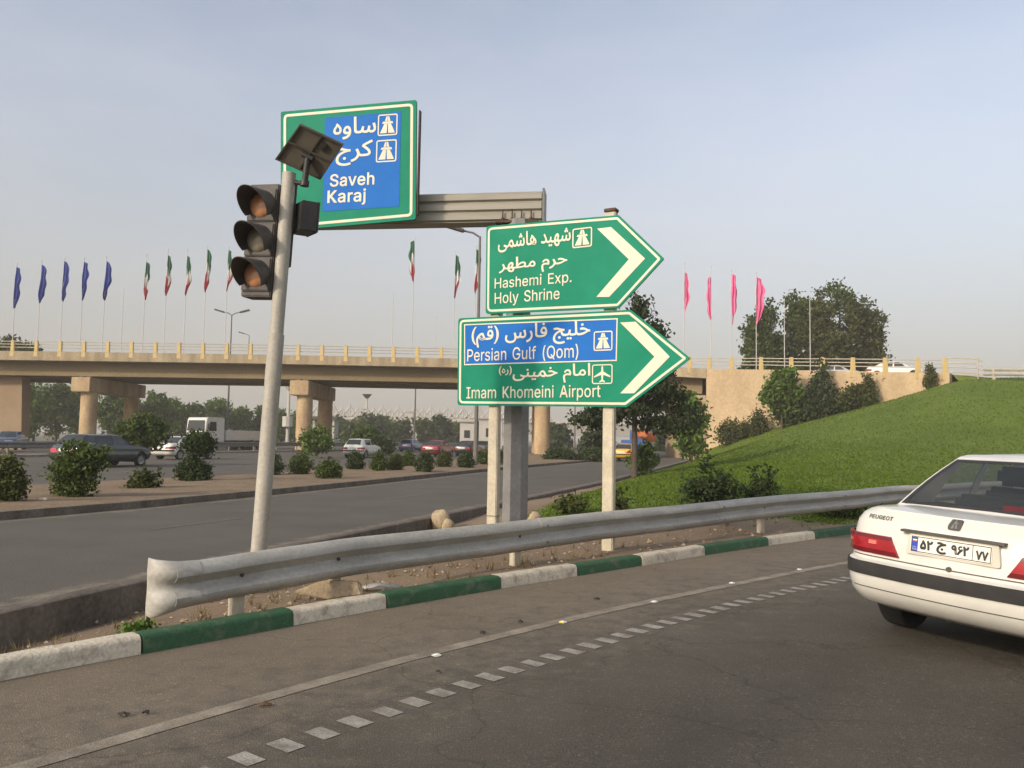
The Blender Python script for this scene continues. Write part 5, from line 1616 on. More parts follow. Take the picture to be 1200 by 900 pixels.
car_at(283, 520, 92.0, 180 + 12, name='white_suv', label='white off-roader behind the crash barrier, right of the truck', cat_='car', kind='wagon', L=4.6, color=(.70, .68, .62), scale=1.06)
car_at(728, 541, 66.0, 17, name='yellow_taxi', label='yellow taxi on the near highway left of the dark tree trunk', cat_='car', color=(.70, .40, .02))
p = D(1014, 430, 72.2)
Car(name='white_sedan', label='white saloon crossing the flyover behind the yellow railing posts', cat_='car', loc=(p.x, p.y, fz(p.x * .97) - .38), heading=R(117), color=(.72, .70, .64), scale=1.1)
p = D(950, 430, 77.5)
Car(name='silver_sedan', label='silver saloon half hidden by the railing in front of the dense trees', cat_='car', loc=(p.x, p.y, fz(p.x * .97) - .55), heading=R(117), color=(.42, .41, .38), scale=1.05)

# white tanker truck cab coming towards us
def truck(name, label, loc, heading, c_cab, c_body, cargo, scale=1.0):
    t = thing(name, label, 'truck', loc, -heading); t.scale = (scale,) * 3
    pm, bm_ = paint(name + ' cab', c_cab), paint(name + ' body', c_body)
    b = MB(); b.prism(rounded([(0, .55), (2.1, .55), (2.1, 2.9), (.12, 2.9), (0, 1.7)], (.1, .1, .2, .3, .1), 4), lambda y, z, x: Vector((x, -y, z)), -1.2, 1.2)
    cab = b.build('cab', pm, t, local=True, fix=True, bevel=.04, smooth=40)
    b = MB(); b.add([(-1.08, .01, 1.72), (1.08, .01, 1.72), (1.0, -.11, 2.62), (-1.0, -.11, 2.62)], [(0, 1, 2, 3)]); b.v = [(x, y + .03, z) for x, y, z in b.v]
    b.build('windscreen', M_GLASSD, t, local=True)
    for sx in (-1, 1):
        b = MB(); b.add([(sx * 1.21, -.35, 1.7), (sx * 1.21, -1.2, 1.7), (sx * 1.21, -1.15, 2.5), (sx * 1.21, -.45, 2.5)], [(0, 1, 2, 3)]); b.build('side_window', M_GLASSD, t, local=True)
        b = MB(); b.box((sx * .92, .03, .95), (.34, .08, .2)); b.build('headlight', M_CLEARL, t, local=True, fix=True, bevel=.02)
        b = MB(); b.box((sx * 1.38, -.12, 2.1), (.16, .10, .5)); b.build('mirror', M_BLACK, t, local=True, fix=True, bevel=.02)
    b = MB(); b.box((0, .06, .62), (2.4, .16, .36)); b.build('bumper', M_DKGREY, t, local=True, fix=True, bevel=.03)
    b = MB(); b.box((0, .012, 1.32), (1.3, .03, .34)); b.build('grille', M_BLACK, t, local=True)
    b = MB()
    if cargo: b.box((0, -5.1, 1.95), (2.4, 5.6, 2.2))
    else: b.box((0, -5.1, 1.35), (2.4, 5.6, .9))
    b.build('cargo_body', bm_, t, local=True, fix=True, bevel=.05)
    b = MB(); b.box((0, -4.2, .78), (.9, 7.6, .2)); b.build('chassis', M_BLACK, t, local=True)
    for y in (-1.1, -5.4, -6.6):
        for sx in (-1, 1):
            b = MB(); rows = []
            for dx, rr in ((-.14, .3), (-.15, .46), (-.12, .5), (.12, .5), (.15, .46), (.14, .3)):
                rows.append([(sx * 1.02 + dx, y + math.cos(q) * rr, .5 + math.sin(q) * rr) for q in np.linspace(0, 6.2832, 20, endpoint=False)])
            b.grid(rows, closed=True)
            b.f += [tuple(range(20)), tuple(100 + i for i in reversed(range(20)))]; b.m += [0, 0]
            b.build('wheel', M_TYRE, t, local=True, smooth=40)
    return t
p = D(229, 515, 82)
truck('white_truck', 'white truck with square cab coming towards us behind the crash barrier', (p.x, 82, 0), R(180 + 28), (.66, .64, .58), (.58, .56, .50), False, 1.15)
p = D(765, 530, 84)
truck('blue_truck', 'blue truck with orange load on the near highway under the flyover', (p.x + .3, 92, 0), R(17), (.03, .09, .30), (.03, .10, .34), False)
p = D(758, 520, 86)
b = MB()
for k in range(5): b.box((p.x + .2 - .5 + rng.uniform(-.4, .4) + .3 * k, 86.5 + k * .9, 2.1 + rng.uniform(0, .5)), (1.1, 1.2, .9), Matrix.Rotation(rng.uniform(-.4, .4), 3, 'Z'))
tag(b.build('cargo_load', mat('orange tarpaulin', (.62, .20, .07), (.5, .15, .05), scale=2, rough=.8), fix=True, bevel=.12), 'orange tarpaulin load heaped on the blue truck', 'load')
# ------------------------------------------------------------------ plants
def foliage(lobes, nc, per, leaf, cr, seed, shell=.55, droop=0.0, aspect=1.6, vert=0.0, wild=(.16, 1.22)):
    r = np.random.default_rng(seed)
    lob = np.array([l[:6] for l in lobes], float)
    wts = np.array([l[3] * l[4] * l[5] for l in lobes]) ** .8
    idx = r.choice(len(lob), nc, p=wts / wts.sum())
    d = r.normal(size=(nc, 3)); d /= np.linalg.norm(d, axis=1)[:, None]
    rad = shell + (1 - shell) * r.random(nc) ** .7
    rad *= np.where(r.random(nc) < wild[0], r.uniform(1.0, wild[1], nc), 1.0)
    C = lob[idx, :3] + d * rad[:, None] * lob[idx, 3:6]
    n = nc * per
    ct = r.normal(.45, .22, nc)
    P = np.repeat(C, per, 0) + r.normal(size=(n, 3)) * cr * np.array([1, 1, .8])
    T = np.clip(np.repeat(ct, per) + r.normal(0, .14, n), 0, 1)
    a = r.normal(size=(n, 3)); a[:, 2] += vert; a[:, 2] -= droop; a /= np.linalg.norm(a, axis=1)[:, None]
    q = r.normal(size=(n, 3)); q -= a * (q * a).sum(1)[:, None]; q /= np.linalg.norm(q, axis=1)[:, None]
    sz = leaf * r.uniform(.6, 1.3, n)[:, None]
    A, Q = a * sz * aspect * .5, q * sz * .5
    V = np.stack([P - A, P + Q * .9, P + A, P - Q * .9], 1).reshape(-1, 3)
    F = np.arange(n * 4).reshape(n, 4)
    return V, F, np.repeat(T, 4), C

def leaves(name, geo, m, parent):
    b = MB(); V, F, T, C = geo
    b.v = [tuple(x) for x in V.tolist()]; b.f = [tuple(x) for x in F.tolist()]; b.m = [0] * len(F)
    return b.build(name, m, parent, smooth=None, attrs={'tint': T})

def tree(name, label, x, y, z0, lobes, nc, per, leaf, cr, m, seed, trunk_r=.18, trunk_top=None, group=None, droop=0, shell=.55, nbr=14, lean=(0, 0), cat_='tree', vert=0.0):
    """lobes are (dx, dy, dz, rx, ry, rz) from the foot of the trunk"""
    t = thing(name, label, cat_, (x, y, z0), group=group)
    L = [(x + l[0], y + l[1], z0 + l[2], l[3], l[4], l[5]) for l in lobes]
    geo = foliage(L, nc, per, leaf, cr, seed, shell, droop, vert=vert)
    leaves('crown', geo, m, t)
    r = np.random.default_rng(seed + 1)
    top = max(l[2] for l in lobes) if trunk_top is None else trunk_top
    b = MB()
    pts = []
    for k in range(6):
        u = k / 5
        pts.append((x + lean[0] * u + r.normal(0, .03) * top * .15 * (u > 0), y + lean[1] * u, z0 - .15 + (top + .15) * u))
    b.path(pts, [trunk_r * (1.25 - .9 * k / 5) for k in range(6)], n=9)
    for k in range(nbr):
        c = geo[3][r.integers(0, len(geo[3]))]
        u = r.uniform(.35, .95)
        j = min(4, int(u * 5)); q = Vector(pts[j]).lerp(Vector(pts[j + 1]), u * 5 - j)
        c = Vector(c); mid = q.lerp(c, .5) + Vector((0, 0, .06 * top * r.uniform(-.5, 1)))
        rr = trunk_r * .38 * (1.1 - u * .6)
        b.path([q, mid, c], [rr, rr * .6, rr * .2], n=5, caps=False)
    b.build('trunk', M_BARK, t, smooth=60)
    return t

def shrub(label, px, py, Y, hpx, wpx, m, seed, nc=90, per=14, leaf=.09, name='shrub', lobes=None, group=None, z0=None, shell=.35, vert=0.3, cat_='shrub', stems=9):
    p = D(px, py, Y)
    k = Y / FPX
    H, W = hpx * k, wpx * k / 2
    zz = p.z if z0 is None else z0
    if lobes is None:
        lobes = [(0, 0, .42, .85, .75, .45), (-.35, .1, .35, .6, .55, .34), (.38, -.1, .38, .58, .55, .36), (.05, 0, .72, .55, .5, .30)]
    t = thing(name, label, cat_, (p.x, Y, zz), group=group)
    L = [(p.x + l[0] * W, Y + l[1] * W, zz + l[2] * H, l[3] * W, l[4] * W, l[5] * H) for l in lobes]
    geo = foliage(L, nc, per, leaf, leaf * 1.3, seed, shell, vert=vert, wild=(.26, 1.5) if Y < 30 and shell < .55 else (.16, 1.22))
    leaves('foliage', geo, m, t)
    r = np.random.default_rng(seed)
    b = MB()
    for i in range(stems):
        c = Vector(geo[3][r.integers(0, len(geo[3]))])
        b.path([(p.x + r.uniform(-.08, .08) * W, Y + r.uniform(-.08, .08) * W, zz - .08), ((p.x + c.x) / 2, (Y + c.y) / 2, zz + (c.z - zz) * .6), c], [.022, .015, .005], n=5, caps=False)
    b.build('stem', M_BARK, t)
    return t

# --- median planting
shrub('large loose green bush on the median in front of the dark estate car', 88, 583, 18.6, 66, 60, L_TREE, 101, 330, 14, .062, lobes=[(-.25, 0, .22, .60, .6, .24), (-.45, 0, .42, .5, .5, .22), (.1, 0, .60, .75, .6, .28), (.62, 0, .72, .55, .5, .20), (-.1, .1, .85, .4, .4, .17), (.2, 0, .30, .5, .5, .3)])
shrub('olive bush on the median cut off at the left picture edge', 8, 586, 16.8, 52, 40, L_OLIVE, 102, 300, 16, .058)
shrub('median shrub trimmed into a round ball above a wide skirt', 228, 567, 26, 60, 42, L_DARK, 103, 430, 14, .07, lobes=[(-.15, 0, .22, .80, .7, .24), (.15, 0, .20, .6, .6, .2), (.12, 0, .78, .80, .75, .22)], shell=.6)
shrub('low ragged tuft on the median between the large bush and the trimmed one', 168, 574, 22, 22, 30, L_OLIVE, 104, 70, 12, .09)
shrub('leafy round-headed young tree behind the estate car', 165, 532, 41, 44, 56, L_TREE, 105, 330, 14, .14, lobes=[(0, 0, .62, .85, .8, .36), (-.45, 0, .50, .5, .5, .26), (.45, 0, .48, .5, .5, .26), (.1, 0, .82, .5, .5, .2)])
MR = [(318, 558, 31, 28, 26), (352, 557, 32, 26, 30), (385, 563, 29, 25, 30), (416, 552, 37, 24, 20), (443, 553, 36, 22, 20), (463, 552, 37, 20, 18), (497, 554, 36, 24, 22), (478, 547, 43, 18, 18), (520, 548, 42, 18, 18), (546, 549, 42, 20, 20), (566, 543, 48, 16, 18), (584, 543, 48, 16, 16)]
names = ['beside the signal pole', 'round clipped, second right of the signal pole', 'round clipped, darkest and lowest before the kerb', 'grey-green, in front of the white hatchback', 'in line right of the white hatchback', 'between the white hatchback and the red car', 'nearest the kerb in front of the red car', 'left of the red car and set back', 'below the black saloon', 'left of the street lamp foot', 'right of the street lamp foot', 'beside the left cream sign post']
for k, (px, py, Y, h, wd) in enumerate(MR):
    shrub('small median bush ' + names[k], px, py, Y, h, wd, (L_DARK, L_TREE, L_OLIVE)[k % 3] if k not in (1, 2) else L_TREE, 120 + k, 190, 12, .06, group='clipped bushes along the median', shell=.6, stems=3)
shrub('spreading bush at the foot of the middle bridge pier', 372, 531, 60, 32, 40, L_BRIGHT, 141, 120, 12, .2)
shrub('dark shrub behind the white hatchback', 440, 532, 72, 26, 52, L_DARK, 142, 130, 12, .22)
shrub('green shrub left of the dark far pole', 425, 530, 66, 30, 34, L_TREE, 143, 120, 12, .2)
for k, (px, wd, l) in enumerate(((660, 38, 'low hedge bush right of the bridge column'), (690, 34, 'low hedge bush behind the right cream post'), (648, 20, 'low hedge bush touching the bridge column'))):
    shrub(l, px, 542, 64, 16, wd, L_DARK, 150 + k, 90, 12, .16)
shrub('round dark evergreen left of the right cream post', 697, 541, 68, 42, 40, L_PINE, 153, 160, 12, .22, shell=.6)

# --- shrubs behind the guardrail and along the wall
def vshrub(label, px, py, Y, *a, **k):
    p = D(px, py, Y)
    return shrub(label, px, py, Y, *a, z0=vz(p.x, Y) - .03, **k)
vshrub('dark straggly weed bush just behind the guardrail on the grass', 838, 590, 18.0, 56, 80, L_DARK, 201, 230, 12, .062, lobes=[(-.1, 0, .30, .85, .6, .30), (-.25, 0, .62, .22, .22, .34), (.15, 0, .45, .4, .3, .3), (-.6, 0, .3, .35, .3, .25)], shell=.2)
vshrub('thin weed bush right of the straggly one behind the guardrail', 892, 584, 18.5, 44, 50, L_DARK, 202, 110, 10, .06, lobes=[(0, 0, .3, .8, .5, .3), (.3, 0, .6, .3, .3, .3), (-.3, 0, .65, .15, .15, .3)], shell=.2)
vshrub('thin twiggy plant right of the right cream sign post', 722, 600, 13.6, 60, 24, L_OLIVE, 203, 26, 9, .06, lobes=[(0, 0, .5, .6, .5, .45)], shell=.2)
vshrub('low weeds at the dirt edge right of the steel mast', 670, 600, 17, 26, 40, L_OLIVE, 204, 70, 10, .06, shell=.2)
vshrub('small green weed growing beneath the curled guardrail end', 163, 742, 6.15, 20, 34, L_BRIGHT, 205, 60, 12, .035, shell=.2)
vshrub('green bush leaning against the kerb beside the white saloon', 985, 606, 16.2, 18, 60, L_TREE, 206, 90, 12, .07, shell=.2)
vshrub('low rounded bush at the lower end of the tan wall', 856, 522, 76.5, 30, 34, L_OLIVE, 207, 120, 12, .18, shell=.5)
vshrub('tall narrow bush second up along the tan wall', 889, 508, 74.3, 30, 20, L_OLIVE, 208, 90, 12, .18, shell=.5)
vshrub('brown-green low bush between the narrow bush and the light green tree', 873, 512, 75.2, 18, 16, L_OLIVE, 209, 60, 12, .16, shell=.5)
vshrub('dense mass of dark shrubs below the light green tree', 932, 498, 72.0, 34, 56, L_TREE, 210, 240, 14, .22, shell=.5)
vshrub('wide dark bush right of the small conifer by the wall', 1003, 482, 68.2, 30, 40, L_OLIVE, 211, 170, 14, .2, shell=.5)
vshrub('narrow dark cypress rising from the wide bush by the wall', 1018, 478, 67.0, 38, 16, L_OLIVE, 212, 120, 12, .16, lobes=[(0, 0, .3, .9, .9, .3), (0, 0, .62, .6, .6, .3), (0, 0, .88, .3, .3, .14)], shell=.5)
vshrub('little yellowish cypress alone against the tan wall', 1090, 462, 64.0, 30, 12, L_CYP, 213, 100, 12, .13, lobes=[(0, 0, .3, .9, .9, .3), (0, 0, .62, .65, .65, .3), (0, 0, .88, .3, .3, .14)], shell=.5, name='cypress')

def vtree(name, label, px, Y, *a, **k):
    x = D(px, 500, Y).x
    return tree(name, label, x, Y, vz(x, Y) - .1, *a, **k)
vtree('small_tree', 'light green small tree in front of the tan wall', 916, 71.5, [(0, 0, 3.7, 1.3, 1.2, 1.0), (-.9, 0, 2.9, .8, .8, .7), (.8, 0, 3.1, .8, .8, .7), (.2, 0, 4.6, .9, .9, .8), (-.6, 0, 2.1, .45, .5, .4)], 190, 14, .26, .28, L_BRIGHT, 221, .10, 3.6)
vtree('conifer', 'small dark conifer beside the light green tree at the wall', 964, 70, [(0, 0, 1.0, 1.6, 1.5, .9), (0, 0, 2.2, 1.15, 1.1, .9), (-.1, 0, 3.4, .75, .8, .8), (0, 0, 4.5, .4, .4, .7)], 200, 14, .20, .22, L_DARK, 222, .12, 4.6)
vtree('pine_tree', 'dark drooping pine rising behind the arrow boards', 744, 38, [(-1.7, .2, 2.75, 1.5, 1.2, .28), (-.8, -.5, 3.2, 1.4, 1.2, .3), (1.5, 0, 2.55, 1.5, 1.3, .38), (2.2, 0, 3.2, .8, .8, .3), (.6, .6, 3.4, 1.5, 1.2, .35), (.2, 0, 4.3, 1.9, 1.6, .35), (1.3, 0, 3.9, 1.1, 1.0, .3), (.9, 0, 5.1, 1.0, 1, .3), (-.4, 0, 5.3, 1.2, 1.1, .35), (.4, 0, 6.1, 1.15, 1.1, .35), (.6, 0, 6.9, .95, .9, .35), (.1, 0, 7.6, .7, .7, .35), (.2, 0, 8.3, .4, .4, .4)], 760, 20, .13, .17, L_PINE, 223, .13, 8.2, droop=.7, shell=.2, nbr=44)
vtree('young_tree', 'slender young light green tree between the pine and the tan wall', 809, 58, [(0, 0, 2.3, .95, .9, 1.3), (.3, 0, 3.6, .8, .8, 1.0), (-.2, 0, 4.4, .6, .6, .7), (.2, 0, 1.3, .8, .8, .8)], 170, 12, .24, .28, L_BRIGHT, 224, .07, 3.9)
vtree('young_tree', 'low leafy sapling at the foot of the dark pine', 753, 41, [(0, 0, .8, .6, .5, .5), (.1, 0, 1.3, .35, .35, .35)], 70, 12, .16, .18, L_BRIGHT, 225, .05, 1.5)

# --- dense trees behind the flyover on the right
BT = [(897, 342, 356, .95, 'leftmost, lowest tree of the dense clump behind the flyover', 3.0), (927, 336, 347, 1, 'second tree from the left of the dense clump behind the flyover', 3.7), (965, 326, 340, 1.1, 'tall tree left of the tallest in the dense clump', 3.4), (985, 320, 332, 1.1, 'tallest tree in the middle of the dense clump behind the flyover', 3.7), (1017, 332, 345, 1, 'rightmost narrow tree of the dense clump, partly apart', 2.5)]
for k, (px, _, yt, s_, l, wd) in enumerate(BT):
    Y = 96 + 3 * (k % 2)
    base = D(px, 470, Y); H = D(px, yt, Y).z - 4.0
    lob = []
    r = np.random.default_rng(300 + k)
    for q in range(11):
        u = q / 10
        lob.append((r.normal(0, wd * .42 * (1 - u * .5)), r.normal(0, wd * .3), H * (.20 + .72 * u), wd * (.72 - .38 * u ** 1.6), wd * (.66 - .34 * u), H * .11))
    tree('broadleaf_tree', l, base.x, Y, 4.0, lob, 520, 20, .30, .34, (L_TREE, L_TREE, L_OLIVE, L_TREE, L_OLIVE)[k], 310 + k, .28, H * .8, group='dense trees behind the flyover', shell=.62, vert=.6)
tr0 = D(18, 400, 118)
tree('broadleaf_tree', 'round treetop showing just above the deck at the far left', tr0.x, 118, 0, [(0, 0, 13.2, 2.6, 2.4, 1.8), (-1.5, 0, 12.2, 2.0, 2, 1.5), (1.6, 0, 12.6, 1.8, 1.8, 1.3), (0, 0, 10.6, 3, 3, 2)], 260, 14, .42, .4, L_OLIVE, 330, .25, 12)

# --- trees seen under the deck
UT = [(40, 452, 96, 44), (66, 448, 104, 46), (92, 446, 112, 40), (128, 455, 100, 36), (150, 462, 112, 34), (178, 460, 104, 32), (200, 466, 116, 34), (228, 474, 108, 24), (252, 468, 122, 34), (282, 478, 128, 26), (308, 476, 132, 24), (330, 480, 140, 22), (345, 484, 148, 18)]
UN = ['tree beside the brown abutment under the deck', 'second tree from the brown abutment under the deck', 'tree left of the left pier column under the deck', 'tree right of the left pier column', 'tree between the two columns of the left pier', 'tree touching the rear column of the left pier', 'tree just right of the left pier', 'low tree behind the white truck cab', 'bright tree behind and above the white truck', 'tree right of the white truck beside the far lamp pole', 'tree left of the signal pole under the deck', 'tree right of the signal pole under the deck', 'small tree touching the middle pier column']
for k, (px, yt, Y, wpx) in enumerate(UT):
    Y += 38
    p = D(px, 500, Y); H = D(px, yt, Y).z; wd = wpx * Y / FPX / 2
    r = np.random.default_rng(400 + k)
    lob = [(r.normal(0, .35) * wd, r.normal(0, .3) * wd, H * u, wd * r.uniform(.55, .9), wd * .7, H * .2) for u in (.25, .4, .55, .65, .78)]
    lob.append((0, 0, H * .86, wd * .5, wd * .5, H * .13))
    tree('broadleaf_tree', UN[k], p.x, Y, 0, lob, 230, 13, .42, .42, (L_BRIGHT, L_TREE, L_BRIGHT)[k % 3], 420 + k, .2, H * .7, group='trees beyond the flyover', shell=.5)
FT = [(404, 493, 30, 300), (428, 488, 34, 310), (452, 492, 30, 320), (470, 495, 22, 300), (500, 494, 20, 310), (515, 491, 22, 300), (532, 498, 20, 320), (555, 499, 24, 300), (640, 500, 20, 260), (655, 503, 24, 240), (828, 500, 16, 240), (775, 508, 20, 220)]
FN = ['far hazy tree right of the middle pier', 'far hazy tree below the white arches, second from the middle pier', 'far hazy tree left of the white far pier, further one', 'far hazy tree touching the white far pier', 'far hazy tree right of the white far pier', 'tallest far hazy tree right of the white far pier', 'low far hazy tree in the middle of the gap', 'far hazy tree left of the lamp post', 'far hazy tree right of the steel mast', 'far hazy tree left of the right cream post', 'far hazy tree at the corner of the tan wall', 'far hazy tree under the pine']
for k, (px, yt, wpx, Y) in enumerate(FT):
    Y *= .62
    p = D(px, 505, Y); H = max(2.5, D(px, yt, Y).z); wd = wpx * Y / FPX / 2
    r = np.random.default_rng(500 + k)
    lob = [(r.normal(0, .4) * wd, 0, H * u, wd * r.uniform(.55, .9), wd * .7, H * .22) for u in (.3, .5, .7, .82)]
    tree('far_tree', FN[k], p.x, Y, 0, lob, 130, 10, .75, .7, (L_TREE, L_DARK)[k % 2], 520 + k, .25, H * .7, group='far trees beyond the highway', shell=.5, nbr=4)

# ------------------------------------------------------------------ things far away
fb = thing('far_bridge', 'hazy pale bridge with a lattice of white pointed arches beyond the highway', 'bridge', (D(560, 480, 260).x, 260, 0))
x0, x1 = D(300, 490, 260).x, D(850, 490, 260).x
zt0, zt1 = D(300, 487.5, 260).z, D(850, 498, 260).z
def fbz(x): return zt0 + (zt1 - zt0) * (x - x0) / (x1 - x0)
b = MB(); rows = []
for x in np.linspace(x0, x1, 12): rows.append([(x, 260, fbz(x) - 4.2), (x, 260, fbz(x)), (x, 268, fbz(x)), (x, 268, fbz(x) - 4.2)])
b.grid(rows, closed=True); b.build('deck', M_FGREY, fb, fix=True)
b = MB(); rows = []
for x in np.linspace(x0, x1, 12): rows.append([(x, 259.6, fbz(x) - .55), (x, 259.6, fbz(x) + .5), (x, 259.9, fbz(x) + .5), (x, 259.9, fbz(x) - .55)])
b.grid(rows, closed=True); b.build('parapet', M_FWHITE, fb, fix=True)
pr_ = None
px = 372
k = 0
while px < 640:
    x = D(px, 480, 259.5).x; h = 3.4 if k % 2 == 0 else 2.6
    b = MB()
    b.path([(x - 2.2, 259.5, fbz(x) + .5), (x - 1.2, 259.5, fbz(x) + h * .55), (x - .15, 259.5, fbz(x) + h)], .30, n=6)
    b.path([(x + 2.2, 259.5, fbz(x) + .5), (x + 1.2, 259.5, fbz(x) + h * .55), (x + .15, 259.5, fbz(x) + h)], .30, n=6)
    b.tube((x, 259.5, fbz(x) + .5), (x, 259.5, fbz(x) + h + .9), .22, n=6)
    b.build('arch', M_FWHITE, fb)
    px += 9.5; k += 1
for px, w_ in ((481, 2.0), (590, 2.0), (688, 2.0), (375, 2.0)):
    x = D(px, 500, 261).x
    b = MB(); b.box((x, 263, (fbz(x) - 4.2) / 2), (w_, 4, fbz(x) - 4.2)); b.build('pier', M_FWHITE, fb)
wt = thing('white_pillar', 'slim white block standing below the distant bridge beside a dark pole', 'pillar', (D(481, 510, 200).x, 200, 0))
b = MB(); b.box((wt.location.x, 200, 3.6), (1.5, 1.5, 8.6)); b.box((wt.location.x, 200, 8.1), (1.9, 1.9, .5)); b.build('shaft', M_FWHITE, wt, fix=True, bevel=.08)
pv = thing('far_building', 'small far building with white columns between the two middle pier columns', 'building', (D(376, 505, 170).x, 170, 0))
c = pv.location
b = MB(); b.box((c.x, 172, 2.4), (5.6, 4, 5.6)); b.build('wall', M_FGREY, pv)
b = MB(); b.box((c.x, 171.6, 5.5), (7.0, 6, .6)); b.build('roof', M_DKGREY, pv, fix=True)
for k in range(5):
    b = MB(); b.box((c.x - 2.7 + 1.35 * k, 169.4, 2.3), (.42, .42, 5.8)); b.build('column', M_FWHITE, pv)
fm = thing('floodlight_mast', 'pale far mast with a round head right of the signal pole under the deck', 'mast', (D(337, 510, 150).x, 150, 0))
b = MB(); b.path([(fm.location.x, 150, 0), (fm.location.x, 150, D(337, 455, 150).z)], [.35, .22], n=8); b.build('pole', M_FWHITE, fm)
b = MB(); b.path([(fm.location.x, 150, D(337, 457, 150).z), (fm.location.x, 150, D(337, 450, 150).z)], [.5, 1.1], n=10); b.build('head', M_FWHITE, fm)
b = MB(); b.path([(fm.location.x, 149.6, D(337, 500, 150).z), (fm.location.x, 149.6, D(337, 488, 150).z)], [.9, .9], n=10); b.build('collar', M_FWHITE, fm)
fm2 = thing('floodlight_mast', 'far mast with a flat dark head above the white arches', 'mast', (D(429, 500, 230).x, 230, 0))
b = MB(); b.path([(fm2.location.x, 230, 0), (fm2.location.x, 230, D(429, 466, 230).z)], [.32, .22], n=8); b.build('pole', M_FWHITE, fm2)
b = MB(); b.path([(fm2.location.x, 230, D(429, 467, 230).z), (fm2.location.x, 230, D(429, 462, 230).z)], [.4, 1.4], n=10); b.build('head', M_DKGREY, fm2)
for px, Y, hh, wd, l in ((575, 150, 5.2, 4.2, 'pale far hut seen just left of the cream sign post'), (548, 150, 4.6, 2.6, 'narrow white far hut left of the lamp post'), (840, 190, 5.0, 7.0, 'pale far building at the corner of the tan wall')):
    x = D(px, 510, Y).x
    t = thing('far_hut', l, 'building', (x, Y, 0))
    b = MB(); b.box((x, Y, hh / 2), (wd, 4, hh)); b.build('wall', M_FWHITE, t)
    b = MB(); b.box((x, Y, hh + .15), (wd + .5, 4.6, .3)); b.build('roof', M_FGREY, t, fix=True, bevel=.05)
    b = MB(); b.box((x, Y - 2.02, hh * .55), (wd * .4, .05, hh * .3)); b.build('window', M_GLASSD, t)

# ------------------------------------------------------------------ small things near the road
def stone(px, py, Y, s_, label, seed, sq=1.0):
    p = D(px, py, Y)
    bm = bmesh.new(); bmesh.ops.create_icosphere(bm, subdivisions=3, radius=1)
    r = np.random.default_rng(seed); ph = r.uniform(0, 6, 9)
    for v in bm.verts:
        c = v.co
        k = 1 + .13 * math.sin(c.x * 3 + ph[0]) * math.sin(c.y * 2.5 + ph[1]) + .10 * math.sin(c.z * 4 + ph[2] + c.x * 2) + .05 * math.sin(c.x * 9 + ph[3]) * math.sin(c.z * 8 + ph[4])
        v.co = Vector((c.x * s_ * k, c.y * s_ * .8 * k, c.z * s_ * sq * k))
    me = bpy.data.meshes.new('stone'); bm.to_mesh(me); bm.free(); me.shade_smooth(); me.materials.append(M_STONE)
    o = link(bpy.data.objects.new('stone', me)); o.location = (p.x, Y, vz(p.x, Y) + s_ * sq * .7)
    return tag(o, label, 'stone')
stone(517, 603, 16.2, .20, 'pale upright stone by the highway edge left of the sign posts', 1, 1.25)
stone(525, 610, 15.8, .13, 'smaller stone leaning at the foot of the pale upright stone', 2, .9)
stone(626, 600, 15.3, .14, 'rounded brown stone right of the steel mast', 3, 1.0)
stone(600, 607, 14.8, .10, 'small flat stone between the left cream post and the mast', 4, .5)
p = D(383, 692, 7.75)
b = MB(); b.prism([(-.30, -.02), (.02, -.10), (.34, -.04), (.30, .10), (-.02, .12)], lambda a, z, c: Vector((a, c, z * .8)), -.05, .05)
o = b.build('concrete_slab', M_STONE, origin=None, fix=True, bevel=.012); o.location = (p.x, p.y, vz(p.x, p.y) + .09); tag(o, 'broken beige concrete piece lying under the guardrail', 'rubble')
p = D(446, 690, 8.25)
b = MB(); b.add([(-.28, -.05, .0), (.0, -.09, .05), (.26, -.02, .02), (.22, .07, .03), (-.05, .06, .06), (-.24, .05, .01)], [(0, 1, 4, 5), (1, 2, 3, 4)])
o = b.build('metal_scrap', M_GALV, fix=True); sm = o.modifiers.new('t', 'SOLIDIFY'); sm.thickness = .008
o.location = (p.x, p.y, vz(p.x, p.y) + .02); tag(o, 'flat grey scrap of metal on the dirt under the guardrail', 'scrap')
for k, (px, py, c) in enumerate(((512, 769, 0), (660, 730, 1), (767, 706, 0), (858, 684, 0), (937, 668, 0))):
    p = G(px, py)
    t = thing('road_stud', ['white road stud nearest the camera on the worn edge line', 'yellow road stud on the worn edge line', 'white road stud just beyond the yellow one', 'white road stud, second beyond the yellow one', 'white road stud farthest along, near the white saloon'][k], 'road stud', tuple(p), group='road studs')
    rot = Matrix.Rotation(-R(44), 3, 'Z')
    b = MB(); b.box(p + Vector((0, 0, .010)), (.06, .055, .013), rot, taper=.7); b.build('base', M_PLATE, t, fix=True, bevel=.004)
    b = MB(); b.box(p + rot @ Vector((0, -.026, .010)), (.045, .010, .009), rot); b.build('reflector', mat('stud yellow', (.75, .60, .08), rough=.2) if c else M_CLEARL, t, fix=True)
def scrap(px, py, s_, m, name, label, cat_, seed):
    p = G(px, py); r = np.random.default_rng(seed)
    n = 9; b = MB()
    pts = [(math.cos(a) * s_ * r.uniform(.5, 1.1), math.sin(a) * s_ * .6 * r.uniform(.5, 1.1), .006 + r.uniform(0, .02)) for a in np.linspace(0, 6.28, n, endpoint=False)]
    b.add(pts + [(0, 0, .03)] + [(x * .96, y * .96, z - .004) for x, y, z in pts], [(i, (i + 1) % n, n) for i in range(n)] + [(n + 1 + i, n + 1 + (i + 1) % n, (i + 1) % n, i) for i in range(n)])
    o = b.build(name, m); o.location = p; tag(o, label, cat_)
M_DRY = mat('dry leaf', (.16, .075, .03), (.09, .045, .02), scale=20, rough=.9)
M_TAR = mat('dark rubber crumb', (.028, .024, .02), (.04, .035, .03), scale=20, rough=.9)
